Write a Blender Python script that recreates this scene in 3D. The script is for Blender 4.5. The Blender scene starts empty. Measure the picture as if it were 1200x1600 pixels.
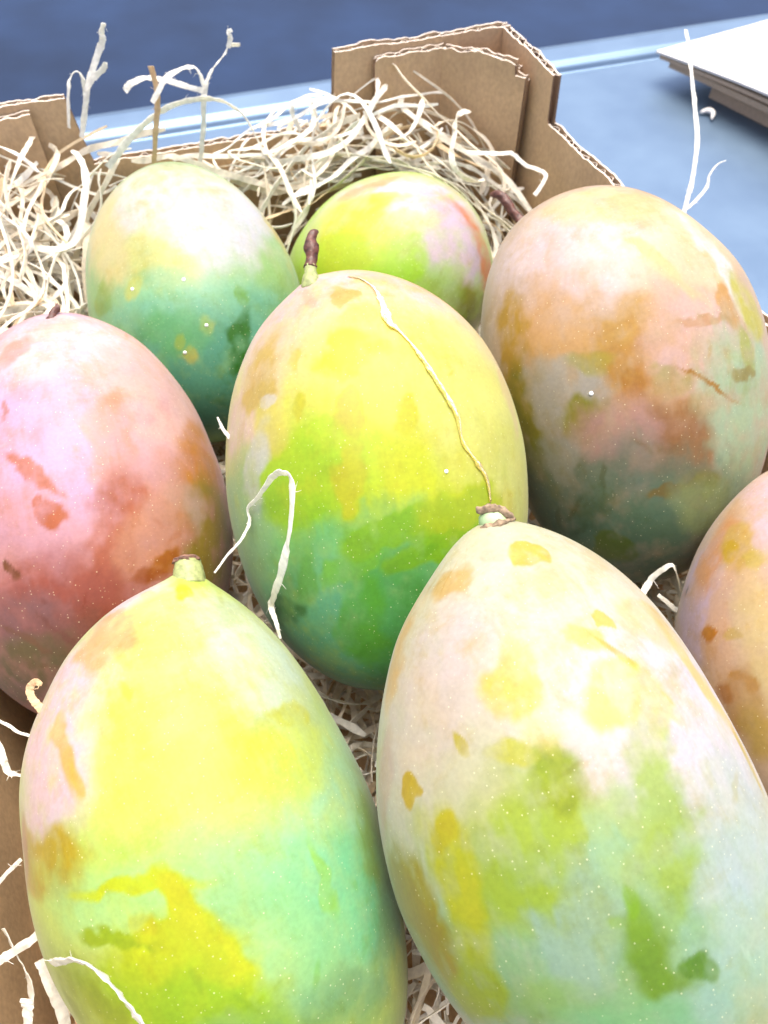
import bpy, math
import numpy as np
from mathutils import Vector, Matrix

scene = bpy.context.scene
COL = scene.collection
rng = np.random.default_rng(11)

# ------------------------------------------------------------------ camera
cam_data = bpy.data.cameras.new("camera")
cam = bpy.data.objects.new("camera", cam_data)
COL.objects.link(cam)
cam.location = (0, 0, 0.285)
cam.rotation_euler = (math.radians(90 - 54.0), 0, 0)
cam_data.sensor_fit = 'VERTICAL'
cam_data.sensor_height = 36.0
cam_data.sensor_width = 27.0
cam_data.lens = 27.0
cam_data.clip_start = 0.005
cam_data.clip_end = 200
cam_data.dof.use_dof = True
cam_data.dof.focus_distance = 0.19
cam_data.dof.aperture_fstop = 24.0
scene.camera = cam

# ------------------------------------------------------------------ light
SUN_DIR = Vector((0.04, 0.20, 0.97)).normalized()
world = bpy.data.worlds.new("World")
scene.world = world
world.use_nodes = True
wn = world.node_tree
bg = wn.nodes["Background"]
sky = wn.nodes.new("ShaderNodeTexSky")
sky.sky_type = 'NISHITA'
sky.sun_disc = False
sky.sun_elevation = math.asin(SUN_DIR.z)
sky.sun_rotation = math.atan2(SUN_DIR.x, SUN_DIR.y)
sky.air_density = 0.7
sky.dust_density = 5.0
sky.ozone_density = 1.0
wn.links.new(sky.outputs[0], bg.inputs[0])
bg.inputs[1].default_value = 0.12
sun_data = bpy.data.lights.new("sun", 'SUN')
sun_data.energy = 1.4
sun_data.angle = math.radians(50)
sun_data.color = (1.0, 0.95, 0.86)
sun = bpy.data.objects.new("sun", sun_data)
sun.rotation_euler = SUN_DIR.to_track_quat('Z', 'Y').to_euler()
COL.objects.link(sun)
scene.view_settings.view_transform = 'Standard'
scene.view_settings.look = 'None'
scene.view_settings.gamma = 1.0
scene.view_settings.use_curve_mapping = False
scene.view_settings.exposure = 1.8

# ------------------------------------------------------------------ data (metres, millimetres for the skin blotches)
MANGO_SHAPES = [[-0.0421, 0.0472, 0.0743, 0.0692, 0.0427, 0.4517, 0.4756, 0.0143, 0.1795, -0.0067], [0.0464, 0.0493, 0.0952, 0.0696, 0.0444, 0.4142, 0.4529, 0.0488, 0.1298, 0.037], [-0.0028, 0.1517, 0.0936, 0.0659, 0.0468, 0.1387, 0.5106, -0.0117, -0.0591, 0.0187], [-0.0996, 0.1512, 0.0765, 0.0694, 0.0458, 0.225, 0.4431, 0.0596, -0.0203, 0.0226], [-0.0795, 0.2617, 0.0765, 0.063, 0.0432, 0.3029, 0.3265, 0.0532, -0.0154, 0.0285], [0.0037, 0.2975, 0.0613, 0.0482, 0.0468, -0.5685, 0.3066, 0.0756, -0.0315, 0.0295], [0.0822, 0.1927, 0.093, 0.0683, 0.0479, 0.2854, 0.6564, -0.0333, -0.1079, 0.0109], [0.131, 0.0896, 0.0829, 0.0608, 0.0461, 0.1737, 0.3637, 0.1016, 0.0321, 0.0416]]
BLOTCHES = [
 [
  (2,29.1,34.7,25.3,-11.6,0.6,-8.9,-24.3,6.7,0.08,0.24,0.97,236,241,138,0.8,1.3),
  (13.3,53.6,22.2,20.1,-8.5,-3,-3.4,-10.2,8.1,0.34,0.52,0.79,236,244,170,0.8,1),
  (0.2,5.7,38.2,32.5,-15.9,-1.4,-3.8,-10.2,0.8,0.07,0.05,1,208,242,140,0.8,1),
  (-24.6,45.6,18.6,7.3,-3.8,11.4,-10.1,-19.6,6.6,-0.63,0.52,0.58,250,222,230,0.95,0.8),
  (-0.9,66,10.9,12.2,2.6,-1.2,0.8,-2.6,5.9,-0.15,0.9,0.42,250,228,232,0.9,0.8),
  (27.4,42.5,17.6,8.8,1.8,-12.2,3.9,-18.2,5,0.74,0.32,0.59,232,248,222,0.9,0.8),
  (31.5,-2.1,22.5,16.5,-11.9,-20.5,-12.2,-22.8,15.1,0.78,-0,0.63,196,240,188,0.95,1),
  (25.7,-20.1,27,11.9,-9.6,-11.5,-7,-14.5,3.6,0.64,-0.12,0.76,150,235,178,0.9,0.9),
  (7.4,-16.4,36.4,13.6,-8.5,-4,-5.5,-14,-0.3,0.22,-0.11,0.97,180,235,165,0.7,1),
  (-7.9,58.6,18.6,7.7,4.9,-1.7,4,-6.3,8.5,-0.3,0.69,0.66,240,208,155,0.95,0.3),
  (-22.4,38.9,25.1,1.7,-0.3,1.3,-0.9,-8.6,4.1,-0.52,0.41,0.75,238,195,115,0.9,0.7),
  (-21.5,31.6,29,1.2,-0,0.7,0.4,-4,1.8,-0.46,0.32,0.83,238,200,110,0.8,0.6),
  (-35.2,18,22.6,9.8,-1.9,12,-3.4,-9.4,-1,-0.75,0.2,0.64,215,190,80,0.95,0.3),
  (-38.9,20.9,16,0.9,-3.5,3.6,-2.9,-8,-1.2,-0.85,0.24,0.46,205,160,125,0.8,0.7),
  (20.7,19.8,30.3,11.8,2.3,-7.7,2.9,-8.4,-0.4,0.52,0.14,0.84,230,240,105,0.7,0.9),
  (0.7,18.2,36.9,13.5,-9.4,0.4,-3.9,-6.4,1.2,0.07,0.15,0.99,236,241,120,0.5,1.2),
  (28.9,26.6,22,4.9,-2.3,-4.9,-1,-2.6,1.9,0.74,0.17,0.65,232,238,110,0.8,0.5),
  (-21.1,5.5,34.6,13.9,-4.9,6.2,-2.3,-7.1,-0.5,-0.39,0.06,0.92,195,242,165,0.7,0.9),
  (-13.7,6,37,13.9,-4.1,3.5,-0.2,-1.6,0,-0.23,0.06,0.97,222,232,70,0.8,0.6),
  (-6.4,-0.6,38.3,4.1,0.2,0.3,1.1,-7.9,0.1,-0.07,0,1,230,232,20,1,0.5),
  (-4.6,-12.4,37.9,6.2,-7.7,-0.5,-4.3,-4,-0.5,-0.04,-0.09,1,226,230,30,0.9,0.7),
  (-14.3,-10.8,36.7,9.7,-6.4,1.9,-4.7,-7.6,-1.8,-0.24,-0.08,0.97,210,222,40,0.9,0.7),
  (-23.4,-1.2,33.8,7.7,-3.2,3.7,-0.7,-1.5,-0.3,-0.44,-0,0.9,178,205,60,0.9,0.5),
  (-13.1,-3.9,37.3,6,-2.4,1.3,-0.9,-2.4,-0.3,-0.21,-0.02,0.98,216,222,50,0.8,0.8),
  (-12.4,-20.2,35.9,16.1,-11.3,1.7,-4.1,-6.7,-2.1,-0.22,-0.17,0.96,175,215,40,0.9,0.7),
  (-17,0.1,36.3,2.8,-1.2,0.9,-0.8,-1.6,-0.2,-0.3,0.01,0.96,215,205,60,0.6,0.6),
  (20,-10.4,32,1.3,-0.6,-0.8,-1.1,-8.9,0.1,0.5,-0.06,0.86,178,230,110,0.8,0.6),
  (35.9,-11.6,15.2,4.3,9.9,-7.7,3.5,-7.5,-8.2,0.9,-0.06,0.43,178,215,105,0.9,0.4),
  (38.8,-10.6,6.2,0.3,-0.3,-1.8,-0.5,-5.8,1.1,0.98,-0.05,0.18,150,200,60,0.9,0.4),
  (31,-30.2,19,3.5,-4,-6.2,-6.3,-8.2,6.1,0.8,-0.19,0.57,155,200,140,0.8,0.7),
  (14.9,-36.4,29.9,9.3,-7.6,-6.3,-2.2,-5.7,-0.8,0.38,-0.27,0.88,145,195,140,0.8,0.7),
  (-34.6,-11.7,25,6.5,1.7,7,0.6,-9.6,-1,-0.71,-0.11,0.69,178,198,55,0.9,0.5),
  (2.9,-39.7,31.9,19.9,-14.2,-6.9,-3.1,-8,-2.6,0.08,-0.34,0.94,150,195,120,0.8,0.9),
  (14.4,62.9,13,2.1,-0.9,-0.2,-0.5,-2.1,3.3,0.37,0.75,0.54,244,238,70,0.9,0.6),
  (5.7,65.8,12.1,1.9,-0.9,1.4,-0.2,-1.6,2.9,0.06,0.88,0.48,242,225,160,0.8,0.6),
  (17,65,6.4,4.6,-1.6,-3.1,1.9,-2.1,3.3,0.47,0.84,0.28,225,240,120,0.9,0.8),
 ],
 [
  (-1.2,51.5,26.4,30.5,-12.3,9.5,-10.6,-15.5,8.9,-0.05,0.52,0.85,244,230,206,0.95,1),
  (-10.8,38.2,31.5,23.4,-9.2,10,-6.9,-12.8,3.5,-0.24,0.37,0.9,240,224,200,0.8,1),
  (22.4,16.8,31.5,27.9,-5,-16.6,-1.7,-19.6,4.4,0.52,0.14,0.84,236,228,232,0.95,0.9),
  (-33.2,37,15.7,5.2,-2.2,10.8,-8.9,-17.1,0.7,-0.78,0.42,0.46,238,222,205,0.8,1),
  (-24.1,-13.8,34.2,35.9,-10.2,17.6,-6.8,-21.8,-6,-0.46,-0.1,0.88,158,196,140,0.95,0.8),
  (-21.1,8.3,35.6,18.6,-10.5,9.2,-6.3,-9.7,-1.6,-0.39,0.1,0.91,172,195,75,0.9,0.7),
  (1.9,-19.5,38.8,15.7,-8,-2.3,-7.6,-17,-1.7,0.08,-0.13,0.99,180,212,186,0.85,0.9),
  (17.4,-8.7,35.8,11.3,-4.7,-5.2,-5.4,-14.3,1.8,0.41,-0.03,0.91,212,222,214,0.85,0.9),
  (5.6,61.3,18.7,3.4,-1.9,1.3,-2.7,-2.7,3,0.11,0.69,0.72,240,215,112,0.95,0.25),
  (-1.2,64.8,14.8,2.1,-1,1.6,-1.1,-1.3,1.4,-0.13,0.77,0.63,242,222,190,0.85,0.4),
  (-13.4,62.7,10.4,4.5,1.2,3.2,-0.4,-2.2,3.6,-0.49,0.77,0.4,240,205,138,0.9,0.4),
  (-27.1,52.7,4,-0.4,-1.2,3.9,-10.4,-12.4,0.6,-0.76,0.64,0.13,235,198,135,0.9,0.7),
  (-14.1,36.9,31,4.7,-3.1,2.9,-3.3,-4.5,0.7,-0.31,0.37,0.88,244,224,122,0.95,0.35),
  (-9.7,41.2,30.5,4.4,-1.7,1.9,-1.6,-2.8,0.9,-0.22,0.4,0.89,246,226,160,0.7,0.6),
  (3.1,40.2,31.9,2.3,-5.3,1.9,-3.2,-1,0.7,0.08,0.37,0.93,248,230,150,0.85,0.4),
  (10.5,42.8,29.4,1.6,-2.6,0.7,-1.4,-0.6,0.7,0.26,0.38,0.89,244,222,125,0.9,0.3),
  (11.4,31.8,33.1,5.5,-9.6,1.2,-0.8,-0.3,0.3,0.28,0.27,0.92,238,205,120,0.95,0.4),
  (22.4,36,26.3,6.7,-10.3,-0.9,-5.8,-0.9,4.5,0.55,0.3,0.78,247,226,165,0.85,0.5),
  (8.8,24.6,35.7,8.3,-3.6,-1.1,-4.1,-5.6,2.2,0.22,0.21,0.95,247,236,140,0.85,0.5),
  (16.2,27.6,32.5,3.9,-1.6,-1.3,-2.9,-3,2.1,0.39,0.23,0.89,248,222,210,0.6,0.7),
  (30.6,17.3,24.6,1.7,1.9,-2.2,2.6,-18,1,0.72,0.14,0.67,240,212,140,0.9,0.6),
  (31.7,1.8,25.6,1,0.2,-1.1,0,-7.7,0.4,0.73,0.04,0.68,225,205,110,0.9,0.5),
  (-16.2,51.9,21.2,7.9,-3.6,8.1,-4.1,-7.2,3.4,-0.45,0.58,0.68,250,226,220,0.6,1),
  (-38.6,24.9,15.6,1.5,-0.4,3.1,-1.4,-3.6,-0.3,-0.85,0.29,0.44,220,188,55,1,0.2),
  (-27.8,30.1,26.2,1.1,0,0.9,0.1,-2.7,1.2,-0.6,0.32,0.73,220,205,95,0.9,0.4),
  (-32.9,21.5,24.9,5.7,-1.5,6.4,-2.8,-6.8,-0.4,-0.69,0.24,0.68,226,222,180,0.6,1),
  (-14.7,17.5,36.5,5.7,-5.2,2.6,-5,-4.9,-0.5,-0.27,0.18,0.95,165,185,40,0.95,0.5),
  (-20.9,25.7,32.2,4,-2.2,2.6,-1.6,-2.5,-0,-0.42,0.26,0.87,218,218,105,0.9,0.5),
  (-12.7,27.2,34.8,4.4,-1.7,1.6,-2.1,-4.3,0.7,-0.25,0.26,0.93,238,228,150,0.6,0.8),
  (2.2,2.6,39.7,5,-1.7,-0.4,-5,-14.3,1.1,0.09,0.05,0.99,180,205,100,0.85,0.6),
  (-5.5,7,39.5,6.7,-2.7,0.7,-2.6,-4.9,0.2,-0.07,0.08,0.99,190,215,140,0.7,0.7),
  (-19.1,-5.5,37,6.1,-3.3,2.2,-6.2,-11,-2.5,-0.35,-0.02,0.94,184,212,182,0.9,0.5),
  (-9.8,3.8,39.2,4,-2.2,0.8,-3.9,-5.3,-0.3,-0.15,0.06,0.99,178,215,180,0.6,0.6),
  (-8.5,-15.7,39,10.6,-4.7,0.9,-4,-9.9,-1.6,-0.13,-0.11,0.99,150,186,100,0.6,1),
  (-11,-7.5,39.2,4,-0.2,0.7,-0.1,-3.8,-0.1,-0.18,-0.03,0.98,132,168,50,0.8,0.8),
  (-11.3,-12.3,38.8,5.6,-0.3,1.1,0.2,-5.4,-0.4,-0.19,-0.08,0.98,122,158,30,0.75,0.9),
  (-11.4,-18.3,38.2,5.6,-1.2,1,-0.8,-5.7,-0.9,-0.2,-0.13,0.97,118,155,28,0.8,0.9),
  (-7.4,-21.7,38.3,5.2,-1.5,0.4,-0.7,-3.3,-0.6,-0.12,-0.16,0.98,128,165,45,0.75,0.9),
  (-14.7,-7.3,38.3,1.5,-0.5,0.4,-0.3,-1,-0.1,-0.25,-0.03,0.97,160,195,110,0.7,0.6),
  (-1,-21.6,38.6,3.6,-1.7,-0.3,-0.9,-2.7,-0.4,0.02,-0.15,0.99,108,150,10,0.95,0.45),
  (-10.4,-4.2,39.3,2.3,-0.9,0.4,-1,-2.6,-0.2,-0.16,-0.01,0.99,150,195,60,0.8,0.5),
  (-36.8,10,24,3.7,1.4,4,0.9,-7.6,2.6,-0.75,0.13,0.64,205,205,60,0.85,0.8),
  (-37,-1.3,24.9,3.7,1.2,4.1,0.2,-8,0.5,-0.75,0.02,0.66,200,205,65,0.8,0.9),
  (-44.7,0.7,11.8,3.2,2.9,9,0.3,-13.9,2.5,-0.95,0.04,0.32,182,165,20,1,0.5),
  (-39.8,-13.6,20.4,4.6,1.7,7.3,-1.3,-9.7,-3.9,-0.83,-0.11,0.55,172,190,30,0.9,0.6),
  (-36.2,16.1,23.1,2,-0.5,2.5,-0.9,-2.5,-0.3,-0.75,0.19,0.63,215,205,60,0.9,0.5),
  (-42.5,23.6,4.5,0.3,-1,4.4,-4.6,-13.4,-3.8,-0.95,0.29,0.13,225,200,182,0.9,0.8),
  (-29.5,-17.6,30.4,5.9,-1.1,4.1,-1.3,-4.9,-1.8,-0.59,-0.15,0.8,160,195,110,0.7,0.7),
  (-16.5,-26.2,35.3,12.7,-4.7,3.2,-1.3,-4.8,-1.6,-0.32,-0.22,0.92,150,205,140,0.8,0.8),
 ],
 [
  (-0.9,47.2,30.1,43,-5.9,4.3,-2.7,-19.1,12.1,-0.01,0.54,0.84,250,216,214,0.95,0.9),
  (-36.2,20.7,22.6,6.1,-4.2,9.4,-7,-20.7,-2.8,-0.78,0.19,0.59,246,210,200,0.9,0.7),
  (4.4,21.1,40,33.6,-2.9,-1.9,-3.6,-25.4,5.4,0.07,0.2,0.98,242,236,125,0.9,1.1),
  (31.7,2.1,31.8,16.7,3.9,-13.1,2.5,-30.2,-1.4,0.61,0.01,0.79,240,240,150,0.9,0.8),
  (34.3,39.7,15,10.9,-15.2,-2.7,7.8,-13.6,1.2,0.77,0.48,0.42,246,226,175,0.8,0.8),
  (-17.7,-7.8,38.2,25.7,-4.4,9.9,-2.3,-18.5,-2.4,-0.37,-0.08,0.93,188,226,60,0.9,0.8),
  (8.4,-12.9,40.7,19.8,-1.7,-3.1,-1.2,-13.4,-1.6,0.14,-0.13,0.98,222,234,90,0.8,0.9),
  (-17.6,-34.8,32,37,-4.9,14.9,-2.3,-21.2,-9.8,-0.39,-0.35,0.85,142,206,122,0.95,0.7),
  (-23.2,-52.6,15.8,29.3,-13.5,16.8,-8.5,-17.5,-31.9,-0.58,-0.64,0.5,122,190,145,0.95,0.8),
  (-41.1,-18.6,14.1,5,-5.7,9.3,-0.2,-20.7,-10.2,-0.91,-0.18,0.38,165,205,150,0.85,0.8),
  (1.9,-49.6,28,10.7,-3.4,-3.1,-4.6,-20,-14,0.06,-0.58,0.81,100,178,80,0.8,0.8),
  (-5.8,47.3,29.7,3.5,-0.8,1,-0.3,-3.8,2.4,-0.12,0.53,0.84,244,210,135,0.95,0.25),
  (-14.7,49.9,25.3,1.7,-0.7,1.3,-0.2,-3.6,2.7,-0.34,0.58,0.74,243,210,180,0.9,0.3),
  (-2.6,37.8,35,4.6,-0.9,0.7,-0.5,-4.1,1.7,-0.06,0.39,0.92,244,228,140,0.8,0.5),
  (-12.5,61.6,12.9,7.3,-0.9,6.7,-2.4,-2,2.1,-0.32,0.84,0.45,246,225,200,0.9,0.6),
  (27.2,48.7,15.3,20.4,-19.6,-2.6,2.2,-3,0.9,0.65,0.62,0.45,243,208,140,0.9,0.5),
  (41.3,20.1,17.3,1.5,-0.7,-2.6,0.8,-16.6,6.5,0.86,0.22,0.46,243,218,165,0.8,0.7),
  (-7.7,11.7,40.8,3.6,-0.5,0.7,-1.1,-7,0.5,-0.17,0.1,0.98,228,220,0,1,0.3),
  (-8.8,-5.1,41,4,-0.3,0.8,-0.6,-10,-0.7,-0.19,-0.05,0.98,222,224,25,0.95,0.45),
  (8.1,8.9,41.3,2.6,-0.4,-0.3,-0.8,-5.1,0.5,0.14,0.08,0.99,230,224,55,0.85,0.5),
  (-3.6,27.7,38.4,10.4,-1.5,1.3,-0.5,-4.9,1.3,-0.08,0.26,0.96,238,232,60,0.7,0.6),
  (-21,16.8,35.8,1.3,-0.4,0.7,-0.6,-3.6,0.3,-0.44,0.15,0.89,226,218,90,0.8,0.5),
  (-20.6,31.3,32.3,1.7,-0.5,1.1,-0.4,-3.2,0.9,-0.45,0.3,0.84,236,222,120,0.8,0.5),
  (-31.7,32.5,23.3,3.8,-3.5,6.1,-4.6,-10.4,0.1,-0.71,0.32,0.63,230,200,110,0.9,0.5),
  (-32.1,15.3,28.4,5.5,-3,5.7,-2.3,-8.7,-0.6,-0.68,0.13,0.72,236,224,120,0.8,0.6),
  (-35.9,2.2,25.8,2.7,-0.9,3.2,-2.6,-11.9,-2.8,-0.76,0.01,0.65,228,226,210,0.8,0.6),
  (-30,20.7,29.2,2.5,-0.8,2.3,-0.3,-2.2,0.3,-0.64,0.18,0.75,248,238,215,0.8,0.5),
  (0.8,-22.2,39.6,14.3,1.8,0.4,0.9,-5.9,-1.3,0,-0.22,0.98,155,206,15,0.95,0.45),
  (22,-17.3,35.9,9.8,6.2,-3.4,5.3,-6.7,-3.9,0.42,-0.18,0.89,195,218,35,0.9,0.5),
  (14.4,-26.7,36.4,12.6,5.1,-2.3,1.4,-3,-1.3,0.28,-0.28,0.92,155,205,10,0.95,0.5),
  (-27.1,-9.5,33,8.8,-1.8,5.9,-0.6,-6.9,-1.2,-0.57,-0.09,0.82,170,214,50,0.7,0.7),
  (-10.1,-29.3,36.5,11.5,1.6,3.2,0.5,-3.3,-0.9,-0.22,-0.29,0.93,140,200,60,0.7,0.6),
  (-25.6,-28.9,29.7,3.5,-0.5,2.3,-0.9,-6.8,-3.1,-0.56,-0.28,0.78,120,180,70,0.7,0.6),
  (-8.7,-43.9,30.6,6.9,-0.8,1.1,-1.4,-12.4,-7.2,-0.2,-0.48,0.86,108,182,62,0.85,0.6),
  (-31.6,-38.4,19,3.8,1,5.8,1,-4.1,-1.7,-0.74,-0.4,0.54,70,130,60,0.9,0.4),
  (5.3,-29.4,37.5,6.3,2.7,0.2,0.7,-1.5,-0.6,0.1,-0.3,0.95,130,190,50,0.7,0.5),
  (6.9,-2.6,41.7,6.5,-0.6,-0.7,-1.6,-10.1,-0.1,0.11,-0.03,0.99,232,234,90,0.6,0.9),
  (-7.7,11.7,40.8,3.9,-0.6,0.7,-1.2,-7.7,0.6,-0.17,0.1,0.98,222,214,0,1,0.5),
  (-9,-5.9,40.9,3.9,-0.3,0.8,-0.2,-6.7,-0.5,-0.2,-0.06,0.98,214,216,20,0.9,0.7),
  (-5.8,47.3,29.7,3.5,-0.8,1,-0.3,-3.8,2.4,-0.12,0.53,0.84,244,206,130,1,0.4),
 ],
 [
  (1.6,23.5,38.1,23.3,-4.3,0.3,-1.6,-34.3,8,0.03,0.23,0.97,244,202,226,0.95,0.9),  # broad lilac highlight of the pink mango, painted into its skin colour
  (8.9,47.9,27.9,24.3,-1.6,-5.4,0.7,-16.5,9.4,0.22,0.49,0.84,250,230,230,0.95,0.8),
  (3.5,62.8,17.2,8.1,-1.3,0,-0.7,-2.1,2.5,0.12,0.75,0.65,228,195,214,0.9,0.6),
  (29.4,29.3,25.5,11,-12.7,-4.8,-8.8,-16.2,15,0.65,0.3,0.7,246,208,196,0.9,0.9),
  (17.1,12.2,37.2,6.5,-0.6,-2.3,-1.2,-13.5,2.4,0.34,0.14,0.93,240,188,168,0.9,0.35),
  (40.6,4.7,19.2,6.8,4.3,-12.2,1.1,-12.5,0.1,0.86,0.08,0.51,214,150,85,0.95,0.6),
  (41.1,-20.9,16.1,6.3,1,-12.6,-2.7,-24.1,-3.7,0.89,-0.17,0.43,172,150,60,0.95,0.5),
  (34.1,-11.8,27.6,5.7,0.2,-5.6,-1.7,-12.8,0.4,0.7,-0.07,0.71,205,178,160,0.85,0.6),
  (27.8,-5.6,33.1,10.1,-0.4,-6.8,-1.7,-11.7,0.9,0.56,-0.01,0.83,230,180,160,0.7,0.8),
  (32.7,46.1,5.7,7.5,-10.6,-5.5,2.3,-4.2,1.2,0.84,0.51,0.18,238,195,150,0.8,0.6),
  (-9.1,46,29,6.5,4.2,-0.6,2.2,-4.1,2.7,-0.22,0.46,0.86,236,190,180,0.8,0.5),
  (14,-19.6,38.4,7.1,-1.6,-2.3,-4.6,-19.1,-1.4,0.28,-0.14,0.95,210,128,98,0.95,0.5),
  (-4.5,-36,36.4,16.4,-10.1,-1.6,-8.7,-13.4,-5.3,-0.1,-0.31,0.95,175,98,80,0.95,0.7),
  (24.9,-22.8,33.1,10.3,-0.9,-6.4,-1.8,-12,-1.4,0.51,-0.17,0.84,224,165,135,0.85,0.7),
  (-3.1,4,40.9,7.6,-7,1,-1.4,-1.5,0,-0.07,0.07,1,224,145,118,0.9,0.4),
  (-0.3,-8.3,41.2,4.3,-2.6,-0,-1.6,-3.2,-0.1,-0.01,-0.03,1,216,130,95,1,0.3),
  (-3,-4.3,41.2,1.8,1.3,0.1,0.8,-1.3,0.1,-0.07,0,1,216,130,95,0.9,0.3),
  (26.9,-27.7,30.5,5.3,4,-2.6,1.2,-2.2,-1.5,0.56,-0.23,0.79,205,130,40,1,0.3),
  (22.5,-30.6,32.5,5.4,-0.8,-3.3,-0.5,-1.9,-0.3,0.47,-0.26,0.84,190,110,40,0.9,0.4),
  (11.9,-39,34,10,-1.9,-3.6,-2.2,-10.6,-3.5,0.25,-0.35,0.9,172,98,84,0.8,0.7),
  (-14.8,-39,33,13.1,-3,3.6,-3,-10.5,-5.2,-0.32,-0.35,0.88,155,118,118,0.9,0.7),
  (-0.5,-47.4,31.8,10,-9.5,-5,-6.3,-6.7,-3.6,-0.01,-0.47,0.88,150,100,88,0.8,0.7),
  (-21.3,-50.6,23.1,12.8,-2.5,7.5,-4.4,-7.9,-9.4,-0.5,-0.53,0.68,125,115,85,0.95,0.7),
  (-13,-21.4,38.2,1.3,-2.8,-0.1,-1,-0.2,-0.3,-0.27,-0.15,0.95,140,88,45,0.95,0.3),
  (-9.2,25.7,36.6,0.8,-0.1,0.2,-0,-2.1,0.5,-0.2,0.24,0.95,220,150,130,0.8,0.3),
  (-10,22.8,37.1,0.5,-0.2,0.2,-0.1,-1.8,0.4,-0.21,0.22,0.95,220,150,130,0.8,0.3),
  (-3.8,-40.8,34.7,5.2,-6.6,-2.2,-0.7,-0.3,-0.2,-0.08,-0.37,0.92,150,100,90,0.7,0.4),
  (-13.5,-41.1,32.5,5.4,-4.9,-0.2,-0.7,-0.7,-0.5,-0.3,-0.38,0.88,150,110,90,0.7,0.4),
 ],
 [
  (1.8,25.3,35,35.8,-8.5,1.1,-3.9,-24.5,7.1,0.04,0.27,0.96,250,234,222,0.95,0.8),
  (22.3,7.4,32.8,10.1,-9.2,-4.4,-13.5,-21.5,10,0.48,0.11,0.87,232,232,236,0.9,0.8),
  (-15.3,-1.9,36.3,18,-8.8,6.4,-2.8,-13,-0.7,-0.33,0.02,0.94,232,230,155,0.9,0.8),
  (-28.4,17.3,26.5,6.6,-8.3,8,-5.5,-23.2,1.5,-0.65,0.2,0.74,240,226,168,0.9,0.7),
  (-1.9,-27.1,36,38.7,-8.6,-0.4,-3.3,-13.4,-3.6,-0.05,-0.25,0.97,160,215,172,0.9,0.8),
  (-4.3,-51.9,23.4,34.8,-7.5,-1.8,-6.6,-19.6,-18.6,-0.1,-0.67,0.74,112,178,146,0.95,0.8),
  (35.3,24.9,15.3,2,-1.1,-3.1,7.5,-28.2,4.4,0.84,0.3,0.45,230,205,125,0.85,0.6),
  (3.2,44.1,27,7.3,-2.1,0.5,-1.6,-1.6,1.1,0.08,0.51,0.86,246,222,165,0.8,0.6),
  (10.2,-41.1,29.5,3.2,-0.7,-1.3,-5.4,-10.8,-4.2,0.24,-0.46,0.86,66,130,30,0.95,0.4),
  (16,-24.7,33.8,2.4,0.1,-0.9,-0.9,-3.7,-0.6,0.35,-0.23,0.91,135,188,80,0.85,0.5),
  (-34.8,-7.9,22.7,4.2,-4.3,5,-1.7,-6,-2.6,-0.78,-0.04,0.62,155,188,60,0.85,0.5),
  (-21.3,-13,33.3,3.3,-1.8,1.5,-0.8,-3.3,-0.7,-0.46,-0.09,0.88,222,218,120,0.8,0.7),
  (-10,-36.2,31.9,1.9,-0.7,0.2,-0.9,-2.2,-1.2,-0.23,-0.37,0.9,222,212,90,0.9,0.5),
  (-8.2,-41,30.1,3.5,-0.9,0.3,-0.6,-2.4,-1.4,-0.19,-0.45,0.87,216,206,110,0.85,0.6),
  (1.6,-34.2,33.9,2.6,-0.5,-0.3,-0.8,-2.6,-0.9,0.03,-0.34,0.94,200,214,130,0.8,0.6),
  (-1.2,8.1,38.3,9.1,-2.4,0.5,-1.2,-6.1,0.6,-0.03,0.11,0.99,246,238,215,0.6,0.9),
  (37.8,-0.7,19.3,3,1.4,-4.8,1.8,-10,-2.4,0.84,0.03,0.54,170,212,150,0.7,0.7),
  (-12.5,-32.1,32.7,13.1,-4.7,2.4,-2,-6.2,-2.8,-0.28,-0.31,0.91,120,190,110,0.6,0.8),
 ],
 [
  (7.8,13.5,39.1,32.4,16.2,-9.9,11.7,-23.2,5.4,0.14,0.29,0.95,250,222,236,0.95,0.8),
  (-6.9,-11.2,41.2,12.4,9.8,3.1,14.9,-13.3,0.4,-0.14,-0.13,0.98,236,238,95,0.9,0.7),
  (22.9,-12.8,36.3,18.4,13.7,-6.5,5.9,-11.8,-5.4,0.44,-0.18,0.88,192,234,90,0.9,0.8),
  (35.2,3.4,27.8,5.5,13,-8.1,13.7,-15.7,-10.9,0.7,0.13,0.7,234,214,226,0.95,0.7),
  (42.6,14.5,10.5,-0.1,4.7,-5.4,10.9,-13.9,-17.9,0.9,0.35,0.28,232,150,100,0.95,0.6),
  (47.4,-2.9,2.7,0.6,10.5,-10.2,1.2,1.3,-17.1,1,0.01,0.07,160,165,25,0.95,0.5),
  (-14.2,14.7,37,4.5,12.6,-2.8,3.2,-0.6,1.2,-0.29,0.31,0.91,242,205,150,0.9,0.4),
  (-20.2,8.1,36.5,2.2,6.7,-0.5,2.8,-0.4,1.3,-0.41,0.2,0.89,242,205,150,0.8,0.4),
  (-1.5,3.4,41.8,3.3,7.7,-0.8,4.2,-3.1,0.6,-0.04,0.12,0.99,236,236,100,0.8,0.5),
  (-7.7,-23.8,37.6,11.9,2.4,3.1,5,-9.3,-3.2,-0.15,-0.4,0.91,205,228,40,0.8,0.7),
  (16.2,4.3,39.2,7.8,6.8,-3.5,2.2,-3.8,-0.1,0.3,0.14,0.94,240,234,160,0.7,0.7),
  (21.5,-21.6,34.1,17.4,10.9,-4,2.9,-5.9,-4.1,0.42,-0.37,0.83,175,228,70,0.7,0.8),
  (37.2,-14.1,24.7,7.2,8.1,-5.9,2.6,-5.3,-5,0.75,-0.22,0.62,190,225,130,0.7,0.8),
 ],
 [
  (-23.6,42,27.9,22.3,1.1,14.8,-1.9,-20.6,9.4,-0.52,0.4,0.76,250,228,220,0.95,0.8),
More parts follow.
